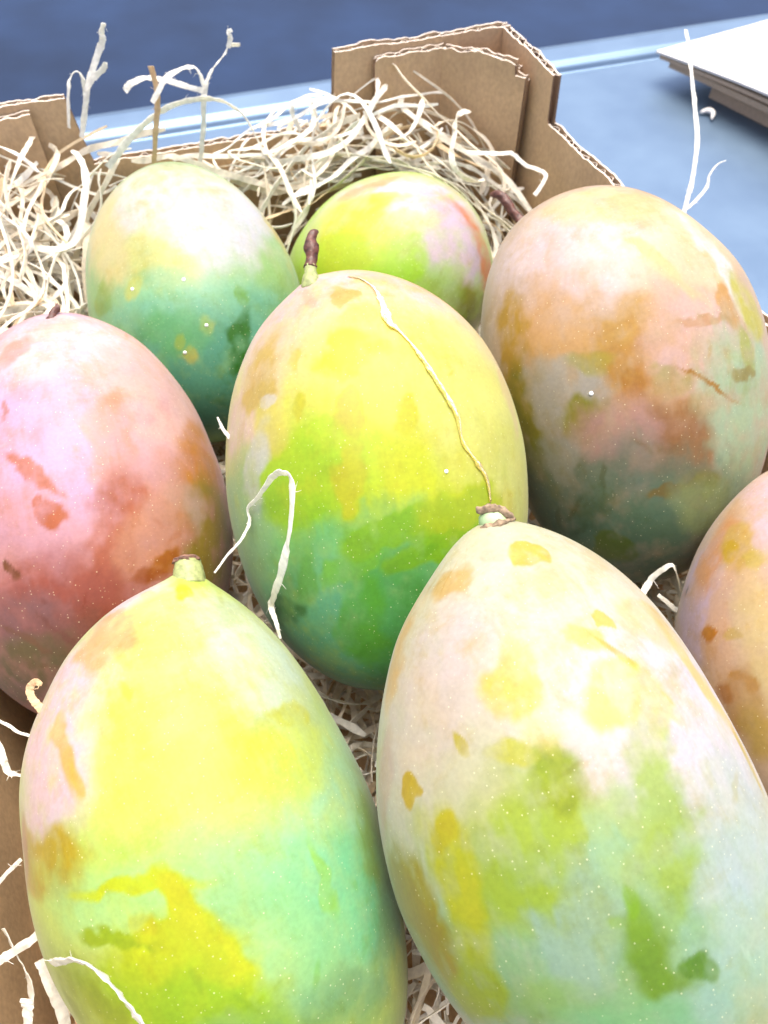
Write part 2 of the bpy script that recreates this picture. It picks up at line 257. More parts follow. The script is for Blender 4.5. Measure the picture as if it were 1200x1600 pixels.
  (-1.6,57,25.1,20.3,-5.3,5,-4.6,-6.4,6.1,-0,0.69,0.73,247,224,175,0.9,0.7),
  (13.3,34.8,36.3,15.9,-7.7,-1.5,-13.5,-12.9,8.7,0.25,0.35,0.9,247,228,190,0.9,0.8),
  (24.3,25.5,35,4.9,1.4,-3,4.7,-20.9,3.6,0.45,0.25,0.86,247,247,240,0.95,0.6),
  (-19,11.2,38.4,24.1,-9.7,11.4,-3.5,-11.9,-0.6,-0.4,0.07,0.91,218,172,96,0.95,0.6),
  (-10.7,-4.3,41.4,13.2,-10.7,2.7,-5.7,-8.7,-1.9,-0.24,-0.06,0.97,200,148,78,0.95,0.6),
  (-31.5,23.6,28.3,8.1,-3.6,8.6,-2.6,-11.5,0.4,-0.68,0.18,0.72,234,190,140,0.85,0.7),
  (-42.3,14.3,15.2,2.8,-1.1,6.8,-2,-22.4,0.4,-0.92,0.09,0.39,200,158,48,0.95,0.6),
  (-42.5,-16.9,11.6,3.3,-0.4,9.9,1.3,-26.3,-9.3,-0.94,-0.15,0.3,160,148,20,1,0.5),
  (-31.6,3.4,30.7,8.7,-1,7.8,-0.4,-9.7,-0.3,-0.66,0,0.75,218,208,188,0.95,0.3),
  (-37.1,-2.7,24.7,2.2,-0.9,2.8,-1.4,-9.7,-2.5,-0.79,-0.04,0.61,214,204,186,0.8,0.5),
  (-31.1,-7.6,30.6,6,2.3,5.5,2.1,-7.5,1,-0.66,-0.08,0.75,168,162,48,0.95,0.4),
  (4.8,7.5,42.9,14.1,-2.7,-0.6,-3.8,-14.8,0.9,0.05,0.05,1,238,202,186,0.95,0.6),
  (17.5,15.6,39.9,3.7,0.4,-1.2,0.4,-7.8,1,0.3,0.13,0.94,225,170,90,0.8,0.5),
  (8.6,12.6,42.2,9.1,-0.8,-1.1,-0.2,-1.1,0.1,0.13,0.1,0.99,215,160,100,0.7,0.4),
  (-18.9,-19.9,36.5,17.5,-7.9,6.4,-3.7,-14.5,-4.7,-0.41,-0.18,0.89,214,170,152,0.95,0.7),
  (-3.1,-21.4,40.4,9.8,-2.3,0.4,-1.4,-13.5,-3,-0.09,-0.21,0.97,176,128,82,0.95,0.6),
  (18.3,-18.1,38.5,13.9,-1.8,-5.3,-0.6,-27.9,-5.7,0.32,-0.2,0.93,196,216,176,0.95,0.6),
  (-3.8,-2.5,42.7,5.9,-1.1,0.6,-0.5,-3.6,-0.2,-0.11,-0.04,0.99,170,165,70,0.6,0.6),
  (-25.7,9.3,35,5.7,-2,3.8,-0.8,-3,-0.3,-0.54,0.05,0.84,190,180,80,0.6,0.7),
  (-26.2,-37.8,26.2,27.8,-6.4,19.8,0.3,-17.2,-8.2,-0.6,-0.35,0.72,140,150,125,0.95,0.8),
  (-24.1,-55.8,14.1,24.1,-3.9,26.1,5.2,-19.2,-19.2,-0.61,-0.64,0.47,105,135,105,0.95,0.8),
  (-23.3,-50.9,20.2,4.8,-2.1,2.5,0.1,-4,-3.4,-0.56,-0.54,0.63,110,130,25,0.95,0.4),
  (-8.9,-36.1,35.2,6.9,-0.8,1.2,0.3,-2,-0.7,-0.2,-0.35,0.92,150,130,75,0.9,0.5),
  (1.3,-36.1,36.2,5.5,-1.3,-0.6,0.2,-6.2,-2.4,0.02,-0.36,0.93,150,140,70,0.8,0.6),
  (6.9,-45.6,31.2,11.3,-2.6,-3.6,2.3,-11.2,-6.9,0.16,-0.5,0.85,170,185,130,0.8,0.8),
  (28.4,14.7,35.1,6.1,0.9,-3.9,0.9,-12.2,1.4,0.52,0.13,0.85,222,212,100,0.95,0.4),
  (20.8,2.2,39.7,3.2,-0.1,-1.2,-0.1,-7.9,0,0.36,-0,0.93,200,200,90,0.85,0.4),
  (6.9,-6.8,42.5,9.1,-7.2,-1.4,-0.3,-0.6,-0,0.09,-0.08,0.99,196,145,70,0.95,0.4),
  (18.8,-5.5,40.1,4.5,-0.6,-1.6,-0.4,-2.7,-0.1,0.32,-0.07,0.94,180,165,95,0.9,0.3),
  (-37.2,-18.7,21.7,3.9,-1.2,5.3,-0.5,-8.1,-3.2,-0.81,-0.17,0.56,190,185,165,0.8,0.6),
  (-2.5,35.3,37.7,4.4,-8,3.1,-1.9,-1.3,0.3,-0.06,0.33,0.94,240,210,140,0.7,0.6),
  (2,26.1,40.5,7.4,-8.7,1.9,-2,-1.9,0.5,0.01,0.23,0.97,244,224,170,0.7,0.6),
 ],
 [
  (-39,29,1.9,-0.6,-2.9,12.3,-8.5,-18.1,-0.4,-0.91,0.42,0.05,240,212,224,0.95,0.7),
  (-19.1,50.7,12.6,6.6,2.4,4.3,-4.8,-10.2,11,-0.54,0.72,0.43,250,220,226,0.95,0.7),
  (-30.7,42.6,3.4,-1,-2.4,6,-8.4,-11.1,0.5,-0.79,0.6,0.11,240,178,120,0.9,0.6),
  (-29.6,40.4,12.2,1.2,-2.8,6.4,-4.4,-7,2,-0.74,0.56,0.38,244,205,125,0.9,0.5),
  (-31.1,38.8,11.4,0.8,-0.8,3,-1.3,-2.6,1.1,-0.77,0.54,0.35,242,200,75,0.9,0.4),
  (-28.2,34.8,20.1,1.9,-1.1,3,-1.2,-2.6,0.8,-0.66,0.48,0.58,244,215,120,0.85,0.4),
  (-36.1,11.9,23.8,4.4,-1.3,5.8,-6.7,-22.3,-0.6,-0.75,0.21,0.62,246,220,165,0.9,0.8),
  (-40.7,18.8,12.4,1.3,-1,4.2,-6.1,-17.4,-0.9,-0.89,0.3,0.34,244,200,165,0.8,0.7),
  (-41.8,17.6,10.4,0.5,-0.4,1.9,-0.6,-2.2,0.2,-0.92,0.28,0.29,224,152,75,0.95,0.4),
  (-39.1,17.1,17.1,0.9,-1.1,2.3,-0.8,-1.6,-0.5,-0.84,0.27,0.46,240,205,135,0.8,0.4),
  (-42.5,5.6,15.9,1,-0.6,2.4,-0.5,-1.3,-0.6,-0.9,0.14,0.42,218,152,65,0.95,0.4),
  (-40.7,3.4,19.9,1.2,-0.4,2.1,-0.5,-2.6,-0.2,-0.85,0.12,0.52,225,170,85,0.85,0.5),
  (-42.9,-2.5,16.8,2.8,0.7,5.6,-0.3,-10.7,0.5,-0.9,0.04,0.44,212,165,112,0.9,0.7),
  (-42,-10.7,18.4,2.2,1.1,4.1,0.7,-8.7,0.2,-0.88,-0.06,0.48,218,185,110,0.85,0.7),
  (-44.3,0.8,12.9,1.1,1,2.8,0.3,-2.5,1.4,-0.94,0.09,0.34,205,135,75,0.85,0.5),
  (-37.6,31.4,-4.3,0.1,0.5,0.8,-0.5,-1,0,-0.88,0.45,-0.12,30,20,15,1,0.3),
  (-41.3,0.5,19.3,0.1,0,0.2,-0.1,-0.2,-0.2,-0.86,0.08,0.5,60,40,30,1,0.3),
 ],
]
BASE_SKIN = [(222, 240, 140), (222, 222, 185), (222, 228, 120), (228, 172, 168), (172, 212, 140), (195, 232, 100), (222, 195, 165), (243, 210, 178)]
SAP_PATH = [[-0.0106, 0.1909, 0.1407], [-0.0066, 0.1883, 0.1417], [-0.0027, 0.1824, 0.1427], [-0.0004, 0.1752, 0.143], [0.0012, 0.1686, 0.1426], [0.0045, 0.1651, 0.1417], [0.0089, 0.1599, 0.1398], [0.014, 0.1529, 0.1366], [0.0175, 0.1484, 0.1338], [0.0202, 0.1443, 0.131], [0.0217, 0.1382, 0.1275], [0.0251, 0.135, 0.1238], [0.0287, 0.1319, 0.1192], [0.0299, 0.1269, 0.1148]]
STEMS = {0: [[-0.0521, 0.1056, 0.1077], [-0.0531, 0.1122, 0.11]], 1: [[0.0266, 0.1057, 0.1328], [0.0257, 0.1113, 0.1345]], 2: [[-0.0219, 0.1923, 0.1372], [-0.0229, 0.2085, 0.144]], 3: [[-0.1081, 0.1975, 0.12], [-0.1078, 0.2033, 0.1205]], 6: [[0.0577, 0.2776, 0.1011], [0.044, 0.2933, 0.105]]}
SAP_DROPS_GREEN = [[-0.0734, 0.2344, 0.1072], [-0.0651, 0.2209, 0.0976], [-0.0729, 0.2129, 0.0917], [-0.093, 0.2334, 0.1038]]
SAP_DROPS_YELLOW = [[0.0172, 0.1297, 0.1251]]
SAP_DROPS_BROWN = [[0.0622, 0.1643, 0.1194]]
CALYX_CORE = [[0.0288, 0.1075, 0.1284], [0.0268, 0.1091, 0.1308], [0.0256, 0.1113, 0.1312]]
CALYX_RING = [[0.0227, 0.1067, 0.1291], [0.0243, 0.1059, 0.1322], [0.0265, 0.1059, 0.1335], [0.029, 0.1067, 0.134], [0.0318, 0.1091, 0.1321]]
CALYX_FLAP = [[0.0224, 0.1108, 0.1346], [0.0237, 0.1101, 0.134], [0.0258, 0.1103, 0.1342], [0.028, 0.11, 0.1339], [0.0299, 0.1092, 0.1334], [0.0322, 0.1089, 0.1319]]
SHEET_CORNERS = [[0.209, 0.633, 0.024], [0.268, 0.55, 0.022], [0.3071, 0.6856, 0.024]]
CRUMB_SPOTS = [[0.2408, 0.5732, -0.003], [-0.0951, 0.3523, 0.1]]
LOOSE_STRANDS = [
 ('pale hooked strand of wood wool hanging down the left flank of the yellow mango', [[-0.0465, 0.1104, 0.1047], [-0.0432, 0.1147, 0.1067], [-0.039, 0.1196, 0.1089], [-0.0376, 0.1245, 0.11], [-0.0379, 0.1269, 0.1119], [-0.0341, 0.1269, 0.1178], [-0.0296, 0.1265, 0.1264], [-0.0255, 0.1235, 0.132], [-0.0234, 0.1204, 0.1312], [-0.0243, 0.1126, 0.1216], [-0.0272, 0.1082, 0.1098], [-0.0307, 0.1073, 0.0978], [-0.0321, 0.1066, 0.0917], [-0.0298, 0.0998, 0.0948], [-0.0289, 0.0965, 0.0925]], [0.7, 0.7, 1, 1.2, 1.2, 1.6, 2.2, 2.8, 3.3, 3.2, 3.0, 2.6, 2.4, 1.2, 0.8], 0),
 ('tall upright strand of wood wool standing behind the large mottled mango', [[0.1262, 0.2907, 0.0945], [0.1282, 0.2971, 0.0979], [0.1317, 0.3078, 0.1032], [0.1345, 0.323, 0.1118], [0.1342, 0.3384, 0.1205], [0.133, 0.3562, 0.1309], [0.1322, 0.3681, 0.1371]], [2.2, 2.4, 2.4, 2.4, 2.3, 2.1, 2], 0),
 ('short forked wisp of wood wool beside the tall upright strand', [[0.129, 0.2976, 0.0958], [0.1334, 0.3007, 0.098], [0.1378, 0.3051, 0.1013], [0.1389, 0.3087, 0.1038], [0.1421, 0.3126, 0.1067], [0.1462, 0.3144, 0.108]], [1.6, 1.8, 1.6, 1, 0.7, 0.4], 0),
 ('forked upright strand of wood wool at the left corner flap', [[-0.1279, 0.3194, 0.1151], [-0.1233, 0.3209, 0.1264], [-0.1194, 0.3223, 0.1359], [-0.1141, 0.324, 0.1444], [-0.1101, 0.3254, 0.1504], [-0.1096, 0.3255, 0.1535], [-0.1079, 0.3261, 0.1565]], [2.6, 2.6, 2.8, 3, 3, 2.6, 2.2], 0),
 ('looped strand of wood wool over the top of the left corner flap', [[-0.1326, 0.3209, 0.1184], [-0.129, 0.3221, 0.131], [-0.1262, 0.323, 0.1376], [-0.1232, 0.324, 0.1398], [-0.1219, 0.3244, 0.1369], [-0.1227, 0.3241, 0.13]], [2, 2.2, 2.2, 2.4, 2.2, 2], 0),
 ('short bent splinter leaning off the forked strand at the left flap', [[-0.1203, 0.3199, 0.1345], [-0.1163, 0.3213, 0.1384], [-0.1119, 0.3227, 0.1414], [-0.1106, 0.3232, 0.1436]], [2.4, 2.6, 2.6, 2.0], 0),
 ('knotted pale strand of wood wool rising highest above the low back wall', [[-0.0838, 0.3321, 0.0944], [-0.079, 0.3337, 0.1118], [-0.0761, 0.3346, 0.1263], [-0.0723, 0.3379, 0.1333], [-0.0666, 0.3418, 0.1382], [-0.0641, 0.3427, 0.1413], [-0.0597, 0.3441, 0.1412]], [2.4, 2.6, 2.8, 3.2, 3.4, 3, 2], 0),
 ('small curled tip of wood wool above the knotted strand', [[-0.064, 0.3407, 0.1416], [-0.0628, 0.3411, 0.1448], [-0.0631, 0.341, 0.1473], [-0.0616, 0.3415, 0.1478]], [2, 2.4, 2, 1.6], 0),
 ('bowed strand of wood wool pointing left over the low back wall', [[-0.1091, 0.3327, 0.128], [-0.1055, 0.3339, 0.1306], [-0.0989, 0.3351, 0.1321], [-0.0907, 0.3358, 0.1307], [-0.0821, 0.3346, 0.1286], [-0.0762, 0.3346, 0.1271]], [3.2, 3, 2.6, 2.6, 2.6, 2.4], 0),
 ('arched strand of wood wool peaking beside the knotted strand', [[-0.0954, 0.3222, 0.1283], [-0.0898, 0.3261, 0.1347], [-0.0857, 0.3295, 0.1369], [-0.0794, 0.3356, 0.1364], [-0.077, 0.3364, 0.133], [-0.0754, 0.3359, 0.1265]], [2.4, 2.6, 2.8, 3, 2.6, 2.4], 0),
 ('straight tan-tipped splint of wood wool standing upright left of the arch', [[-0.1011, 0.3203, 0.1012], [-0.0963, 0.3219, 0.1179], [-0.0934, 0.3249, 0.1296], [-0.0938, 0.3268, 0.1403]], [2.2, 2.6, 2.8, 3], 1),
 ('long rainbow shaped strand of wood wool spanning the low back wall', [[-0.1174, 0.3099, 0.1071], [-0.1061, 0.3167, 0.1166], [-0.0953, 0.3243, 0.1226], [-0.0836, 0.3302, 0.125], [-0.0709, 0.3344, 0.1235], [-0.0616, 0.3355, 0.117], [-0.0565, 0.3332, 0.1078], [-0.0505, 0.3292, 0.0961]], [3.4, 3.4, 3.2, 3, 2.8, 2.8, 2.8, 2.6], 0),
 ('tapering strand of wood wool sticking up before the right corner flap', [[-0.0325, 0.3472, 0.122], [-0.0251, 0.3516, 0.1174], [-0.0174, 0.3542, 0.1117], [-0.0118, 0.3541, 0.1059], [-0.0101, 0.3506, 0.1]], [1.2, 2, 2.2, 2.4, 2.2], 0),
 ('small ring of wood wool beside the right corner flap', [[-0.0376, 0.3435, 0.1052], [-0.0407, 0.3424, 0.1141], [-0.0387, 0.3431, 0.1182], [-0.0332, 0.345, 0.1187], [-0.0308, 0.3458, 0.1136], [-0.0297, 0.3461, 0.1039]], [2.2, 2.4, 2.6, 2.6, 2.4, 2.2], 0),
 ('angular strand of wood wool crossing the dark slot of the right corner', [[0.0371, 0.3314, 0.102], [0.0499, 0.3306, 0.1019], [0.0572, 0.331, 0.1016], [0.0633, 0.3291, 0.0974], [0.0711, 0.3257, 0.0963], [0.0723, 0.3231, 0.0942], [0.0677, 0.3185, 0.0892]], [2.2, 2.2, 2.2, 2, 2, 2, 2], 0),
 ('broad blurred strand of wood wool lying across the foot of the lime mango', [[-0.0677, 0.0175, 0.104], [-0.0626, 0.0176, 0.1102], [-0.0567, 0.0163, 0.117], [-0.0513, 0.0136, 0.1188], [-0.0473, 0.0099, 0.1168], [-0.0436, 0.0052, 0.1131]], [2.4, 3.0, 3.2, 3.4, 3.6, 3.6], 0),
 ('curled tan tip of wood wool peeking over the lime mango shoulder', [[-0.0808, 0.0688, 0.1044], [-0.0836, 0.0712, 0.1061], [-0.0858, 0.0734, 0.1078], [-0.0861, 0.0752, 0.1091], [-0.0846, 0.0762, 0.1098], [-0.083, 0.0757, 0.1094]], [2.2, 2.2, 2.2, 2, 2.2, 1], 1),
 ('thin white wisp of wood wool left of the lime mango', [[-0.0989, 0.0721, 0.0969], [-0.0953, 0.0707, 0.0959], [-0.0924, 0.0692, 0.0948], [-0.0892, 0.0682, 0.0941]], [0.9, 0.9, 0.9, 0.8], 0),
 ('kinked white strand of wood wool below the pink mango', [[-0.1002, 0.0691, 0.0923], [-0.0979, 0.0652, 0.0894], [-0.0966, 0.0621, 0.0872], [-0.0947, 0.0612, 0.0865], [-0.0914, 0.0609, 0.0863]], [2.4, 2.4, 2.2, 2.2, 2], 0),
 ('slanted splint of wood wool against the dark left wall', [[-0.0987, 0.0363, 0.0734], [-0.0947, 0.0397, 0.0759], [-0.0908, 0.0428, 0.0781]], [1.3, 1.3, 1.2], 0),
 ('pale crossed splint of wood wool at the lower left corner', [[-0.0925, 0.0195, 0.076], [-0.0873, 0.0224, 0.0781], [-0.0809, 0.026, 0.0808]], [2.4, 2.4, 2.4], 0),
 ('white splint of wood wool running down the lower left corner', [[-0.0907, 0.0271, 0.079], [-0.0876, 0.0226, 0.0758], [-0.0846, 0.0177, 0.0722], [-0.0837, 0.0125, 0.0685]], [1.8, 2.2, 2.6, 2.4], 0),
 ('stubby upright splint of wood wool at the bottom left edge', [[-0.0793, 0.0126, 0.0834], [-0.079, 0.0094, 0.081], [-0.0787, 0.0037, 0.0769]], [3.6, 3.6, 3.6], 0),
 ('pale splint of wood wool tucked under the lime mango', [[-0.0818, 0.0211, 0.0747], [-0.0791, 0.0156, 0.0707], [-0.0761, 0.0098, 0.0665], [-0.0742, 0.0052, 0.0631]], [2.6, 3, 3, 2.6], 0),
 ('bent white strand of wood wool bridging the gap beside the peach mango', [[0.0781, 0.1166, 0.0816], [0.0812, 0.1205, 0.0844], [0.084, 0.1214, 0.09], [0.0863, 0.1218, 0.0903], [0.0897, 0.1223, 0.0833], [0.0932, 0.1219, 0.0755]], [2.2, 2.4, 2.2, 2, 1.6, 1.4], 0),
 ('short white splint of wood wool below the bent strand', [[0.086, 0.1206, 0.0746], [0.0896, 0.1183, 0.0729], [0.0936, 0.116, 0.0713]], [1.4, 1.8, 2], 0),
 ('tiny white wisp of wood wool against the dark green mango', [[-0.0497, 0.1577, 0.1161], [-0.0491, 0.1565, 0.1152], [-0.0478, 0.1546, 0.1138], [-0.0455, 0.1524, 0.1122]], [0.5, 0.9, 1.2, 1.4], 0)
]


# ------------------------------------------------------------------ helpers
def lin(c):
    c = np.asarray(c, float) / 255.0
    return np.where(c <= 0.04045, c / 12.92, ((c + 0.055) / 1.055) ** 2.4)

def mesh_object(name, verts, faces, mats, parent=None, midx=None, smooth=True):
    me = bpy.data.meshes.new(name)
    me.from_pydata([tuple(map(float, v)) for v in verts], [], [tuple(map(int, f)) for f in faces])
    for m in (mats if isinstance(mats, (list, tuple)) else [mats]):
        me.materials.append(m)
    if midx is not None:
        me.polygons.foreach_set('material_index', np.asarray(midx, dtype=np.int32))
    me.polygons.foreach_set('use_smooth', np.full(len(me.polygons), smooth))
    me.update()
    o = bpy.data.objects.new(name, me)
    COL.objects.link(o)
    if parent is not None:
        o.parent = parent
    return o

def grid_object(name, V, mats, closed_u=False, cap=False, parent=None, smooth=True):
    """V: (rows, cols, 3) grid, cols optionally closed."""
    n, m = V.shape[:2]
    i, j = np.meshgrid(np.arange(n - 1), np.arange(m if closed_u else m - 1), indexing='ij')
    j2 = (j + 1) % m
    F = np.stack([i * m + j, i * m + j2, (i + 1) * m + j2, (i + 1) * m + j], -1).reshape(-1, 4)
    me = bpy.data.meshes.new(name)
    faces = F.tolist()
    if cap:
        faces.append(list(range(m))[::-1])
        faces.append([(n - 1) * m + k for k in range(m)])
    me.from_pydata(V.reshape(-1, 3).tolist(), [], faces)
    for mt in (mats if isinstance(mats, (list, tuple)) else [mats]):
        me.materials.append(mt)
    me.polygons.foreach_set('use_smooth', np.full(len(me.polygons), smooth))
    me.update()
    o = bpy.data.objects.new(name, me)
    COL.objects.link(o)
    if parent is not None:
        o.parent = parent
    return o

def tag(o, label=None, category=None, group=None, kind=None):
    if label: o['label'] = label
    if category: o['category'] = category
    if group: o['group'] = group
    if kind: o['kind'] = kind
    return o

_tab = np.random.default_rng(5).random((64, 64, 64)) * 2 - 1
def vnoise(p):
    """trilinear value noise, p (...,3)"""
    f = np.floor(p).astype(int); t = p - f; t = t * t * (3 - 2 * t)
    r = 0
    for dx in (0, 1):
        wx = t[..., 0] if dx else 1 - t[..., 0]
        for dy in (0, 1):
            wy = t[..., 1] if dy else 1 - t[..., 1]
            for dz in (0, 1):
                wz = t[..., 2] if dz else 1 - t[..., 2]
                r = r + wx * wy * wz * _tab[(f[..., 0] + dx) % 64, (f[..., 1] + dy) % 64, (f[..., 2] + dz) % 64]
    return r

def fbm(p, octv=4):
    a, s, r = 1.0, 0.0, 0
    for k in range(octv):
        r = r + a * vnoise(p * 2 ** k + 17.3 * k); s += a; a *= 0.5
    return r / s

def new_mat(name):
    m = bpy.data.materials.new(name); m.use_nodes = True
    nt = m.node_tree
    return m, nt, nt.nodes, nt.links, nt.nodes["Principled BSDF"]

def ramp(N, stops):
    r = N.new("ShaderNodeValToRGB")
    el = r.color_ramp.elements
    while len(el) < len(stops): el.new(0.5)
    for e, (p, c) in zip(el, stops):
        e.position = p; e.color = (c, c, c, 1) if np.isscalar(c) else (*c, 1)
    return r

# ------------------------------------------------------------------ materials
def skin_material():
    m, nt, N, L, b = new_mat("mango_skin")
    at = N.new("ShaderNodeAttribute"); at.attribute_name = "skin"
    tc = N.new("ShaderNodeTexCoord")
    # lenticels: pale pin-prick dots of uneven size
    vo = N.new("ShaderNodeTexVoronoi"); vo.inputs['Scale'].default_value = 820; vo.inputs['Randomness'].default_value = 1
    L.new(tc.outputs['Object'], vo.inputs['Vector'])
    cw = N.new("ShaderNodeSeparateColor"); L.new(vo.outputs['Color'], cw.inputs[0])
    sz = N.new("ShaderNodeMapRange"); sz.inputs[1].default_value = 0.25; sz.inputs[2].default_value = 1; sz.inputs[3].default_value = 0.07; sz.inputs[4].default_value = 0.19
    L.new(cw.outputs[0], sz.inputs[0])
    dv = N.new("ShaderNodeMath"); dv.operation = 'SUBTRACT'; L.new(sz.outputs[0], dv.inputs[0]); L.new(vo.outputs['Distance'], dv.inputs[1])
    dm = N.new("ShaderNodeMath"); dm.operation = 'MULTIPLY'; dm.use_clamp = True; dm.inputs[1].default_value = 14.0; L.new(dv.outputs[0], dm.inputs[0])
    pr = N.new("ShaderNodeMath"); pr.operation = 'MULTIPLY'; pr.inputs[1].default_value = 0.36; L.new(dm.outputs[0], pr.inputs[0])
    # fine speckle of the waxy bloom
    n1 = N.new("ShaderNodeTexNoise"); n1.inputs['Scale'].default_value = 900; n1.inputs['Detail'].default_value = 3
    L.new(tc.outputs['Object'], n1.inputs['Vector'])
    n2 = N.new("ShaderNodeTexNoise"); n2.inputs['Scale'].default_value = 160; n2.inputs['Detail'].default_value = 5; n2.inputs['Roughness'].default_value = 0.65
    L.new(tc.outputs['Object'], n2.inputs['Vector'])
    r1 = ramp(N, [(0.3, 0.93), (0.7, 1.05)]); L.new(n1.outputs[0], r1.inputs[0])
    r2 = ramp(N, [(0.3, 0.95), (0.7, 1.04)]); L.new(n2.outputs[0], r2.inputs[0])
    m1 = N.new("ShaderNodeMix"); m1.data_type = 'RGBA'; m1.blend_type = 'MULTIPLY'; m1.inputs[0].default_value = 1
    L.new(at.outputs['Color'], m1.inputs[6]); L.new(r1.outputs[0], m1.inputs[7])
    m2 = N.new("ShaderNodeMix"); m2.data_type = 'RGBA'; m2.blend_type = 'MULTIPLY'; m2.inputs[0].default_value = 1
    L.new(m1.outputs[2], m2.inputs[6]); L.new(r2.outputs[0], m2.inputs[7])
    m3 = N.new("ShaderNodeMix"); m3.data_type = 'RGBA'; m3.inputs[7].default_value = (0.72, 0.68, 0.42, 1)
    # scuffed bloom: mottled and brushed marks where the deeper skin colour comes through
    def noise(vec, scale, detail, rough=0.6, dist=0.0):
        q = N.new("ShaderNodeTexNoise"); q.inputs['Scale'].default_value = scale; q.inputs['Detail'].default_value = detail
        q.inputs['Roughness'].default_value = rough; q.inputs['Distortion'].default_value = dist; L.new(vec, q.inputs['Vector']); return q
    mpa = N.new("ShaderNodeMapping"); mpa.inputs['Rotation'].default_value = (0.3, 0.2, 0.5); mpa.inputs['Scale'].default_value = (1, 0.16, 1); L.new(tc.outputs['Object'], mpa.inputs[0])
    mpb = N.new("ShaderNodeMapping"); mpb.inputs['Rotation'].default_value = (0.0, 0.7, -0.7); mpb.inputs['Scale'].default_value = (0.2, 1, 1); L.new(tc.outputs['Object'], mpb.inputs[0])
    q1 = noise(tc.outputs['Object'], 55, 8, 0.7, 0.6); q2 = noise(mpa.outputs[0], 330, 4, 0.65); q3 = noise(mpb.outputs[0], 260, 4, 0.65); q4 = noise(tc.outputs['Object'], 22, 3)
    ad = N.new("ShaderNodeMath"); ad.operation = 'MULTIPLY_ADD'; ad.inputs[1].default_value = 0.45; L.new(q2.outputs[0], ad.inputs[0]); L.new(q1.outputs[0], ad.inputs[2])
    ae = N.new("ShaderNodeMath"); ae.operation = 'MULTIPLY_ADD'; ae.inputs[1].default_value = 0.35; L.new(q3.outputs[0], ae.inputs[0]); L.new(ad.outputs[0], ae.inputs[2])
    af = N.new("ShaderNodeMath"); af.operation = 'MULTIPLY_ADD'; af.inputs[1].default_value = 0.5; L.new(q4.outputs[0], af.inputs[0]); L.new(ae.outputs[0], af.inputs[2])
    sc = N.new("ShaderNodeMapRange"); sc.interpolation_type = 'SMOOTHSTEP'; sc.inputs[1].default_value = 1.12; sc.inputs[2].default_value = 1.42; sc.inputs[3].default_value = 0; sc.inputs[4].default_value = 0.7
    L.new(af.outputs[0], sc.inputs[0])
    g0 = N.new("ShaderNodeMix"); g0.data_type = 'RGBA'; g0.blend_type = 'MULTIPLY'; g0.inputs[0].default_value = 1; g0.inputs[7].default_value = (1.0, 0.92, 0.58, 1); L.new(m2.outputs[2], g0.inputs[6])
    gm = N.new("ShaderNodeGamma"); gm.inputs[1].default_value = 1.12; L.new(g0.outputs[2], gm.inputs[0])
    ms = N.new("ShaderNodeMix"); ms.data_type = 'RGBA'; L.new(sc.outputs[0], ms.inputs[0]); L.new(m2.outputs[2], ms.inputs[6]); L.new(gm.outputs[0], ms.inputs[7])
    L.new(pr.outputs[0], m3.inputs[0]); L.new(ms.outputs[2], m3.inputs[6])
    L.new(m3.outputs[2], b.inputs['Base Color'])
    # rubbed patches are glossier than the bloom
    rr = N.new("ShaderNodeMapRange"); rr.inputs[3].default_value = 0.54; rr.inputs[4].default_value = 0.38
    L.new(at.outputs['Alpha'], rr.inputs[0])
    ra = N.new("ShaderNodeMath"); ra.operation = 'MULTIPLY_ADD'; ra.inputs[1].default_value = 0.25; L.new(n2.outputs[0], ra.inputs[0]); 
    sb = N.new("ShaderNodeMath"); sb.operation = 'SUBTRACT'; sb.inputs[1].default_value = 0.12; L.new(rr.outputs[0], sb.inputs[0]); L.new(sb.outputs[0], ra.inputs[2])
    L.new(ra.outputs[0], b.inputs['Roughness'])
    b.inputs['Specular IOR Level'].default_value = 0.30
    b.inputs['Subsurface Weight'].default_value = 0.12
    b.inputs['Subsurface Radius'].default_value = (1.0, 0.6, 0.25)
    b.inputs['Subsurface Scale'].default_value = 0.004
    b.inputs['Sheen Weight'].default_value = 0.12
    b.inputs['Sheen Roughness'].default_value = 0.5
    bu = N.new("ShaderNodeBump"); bu.inputs['Strength'].default_value = 0.10; bu.inputs['Distance'].default_value = 0.0006
    hm = N.new("ShaderNodeMath"); hm.operation = 'MULTIPLY_ADD'; hm.inputs[1].default_value = 0.8; L.new(dm.outputs[0], hm.inputs[0]); L.new(n2.outputs[0], hm.inputs[2])
    L.new(hm.outputs[0], bu.inputs['Height']); L.new(bu.outputs[0], b.inputs['Normal'])
    return m

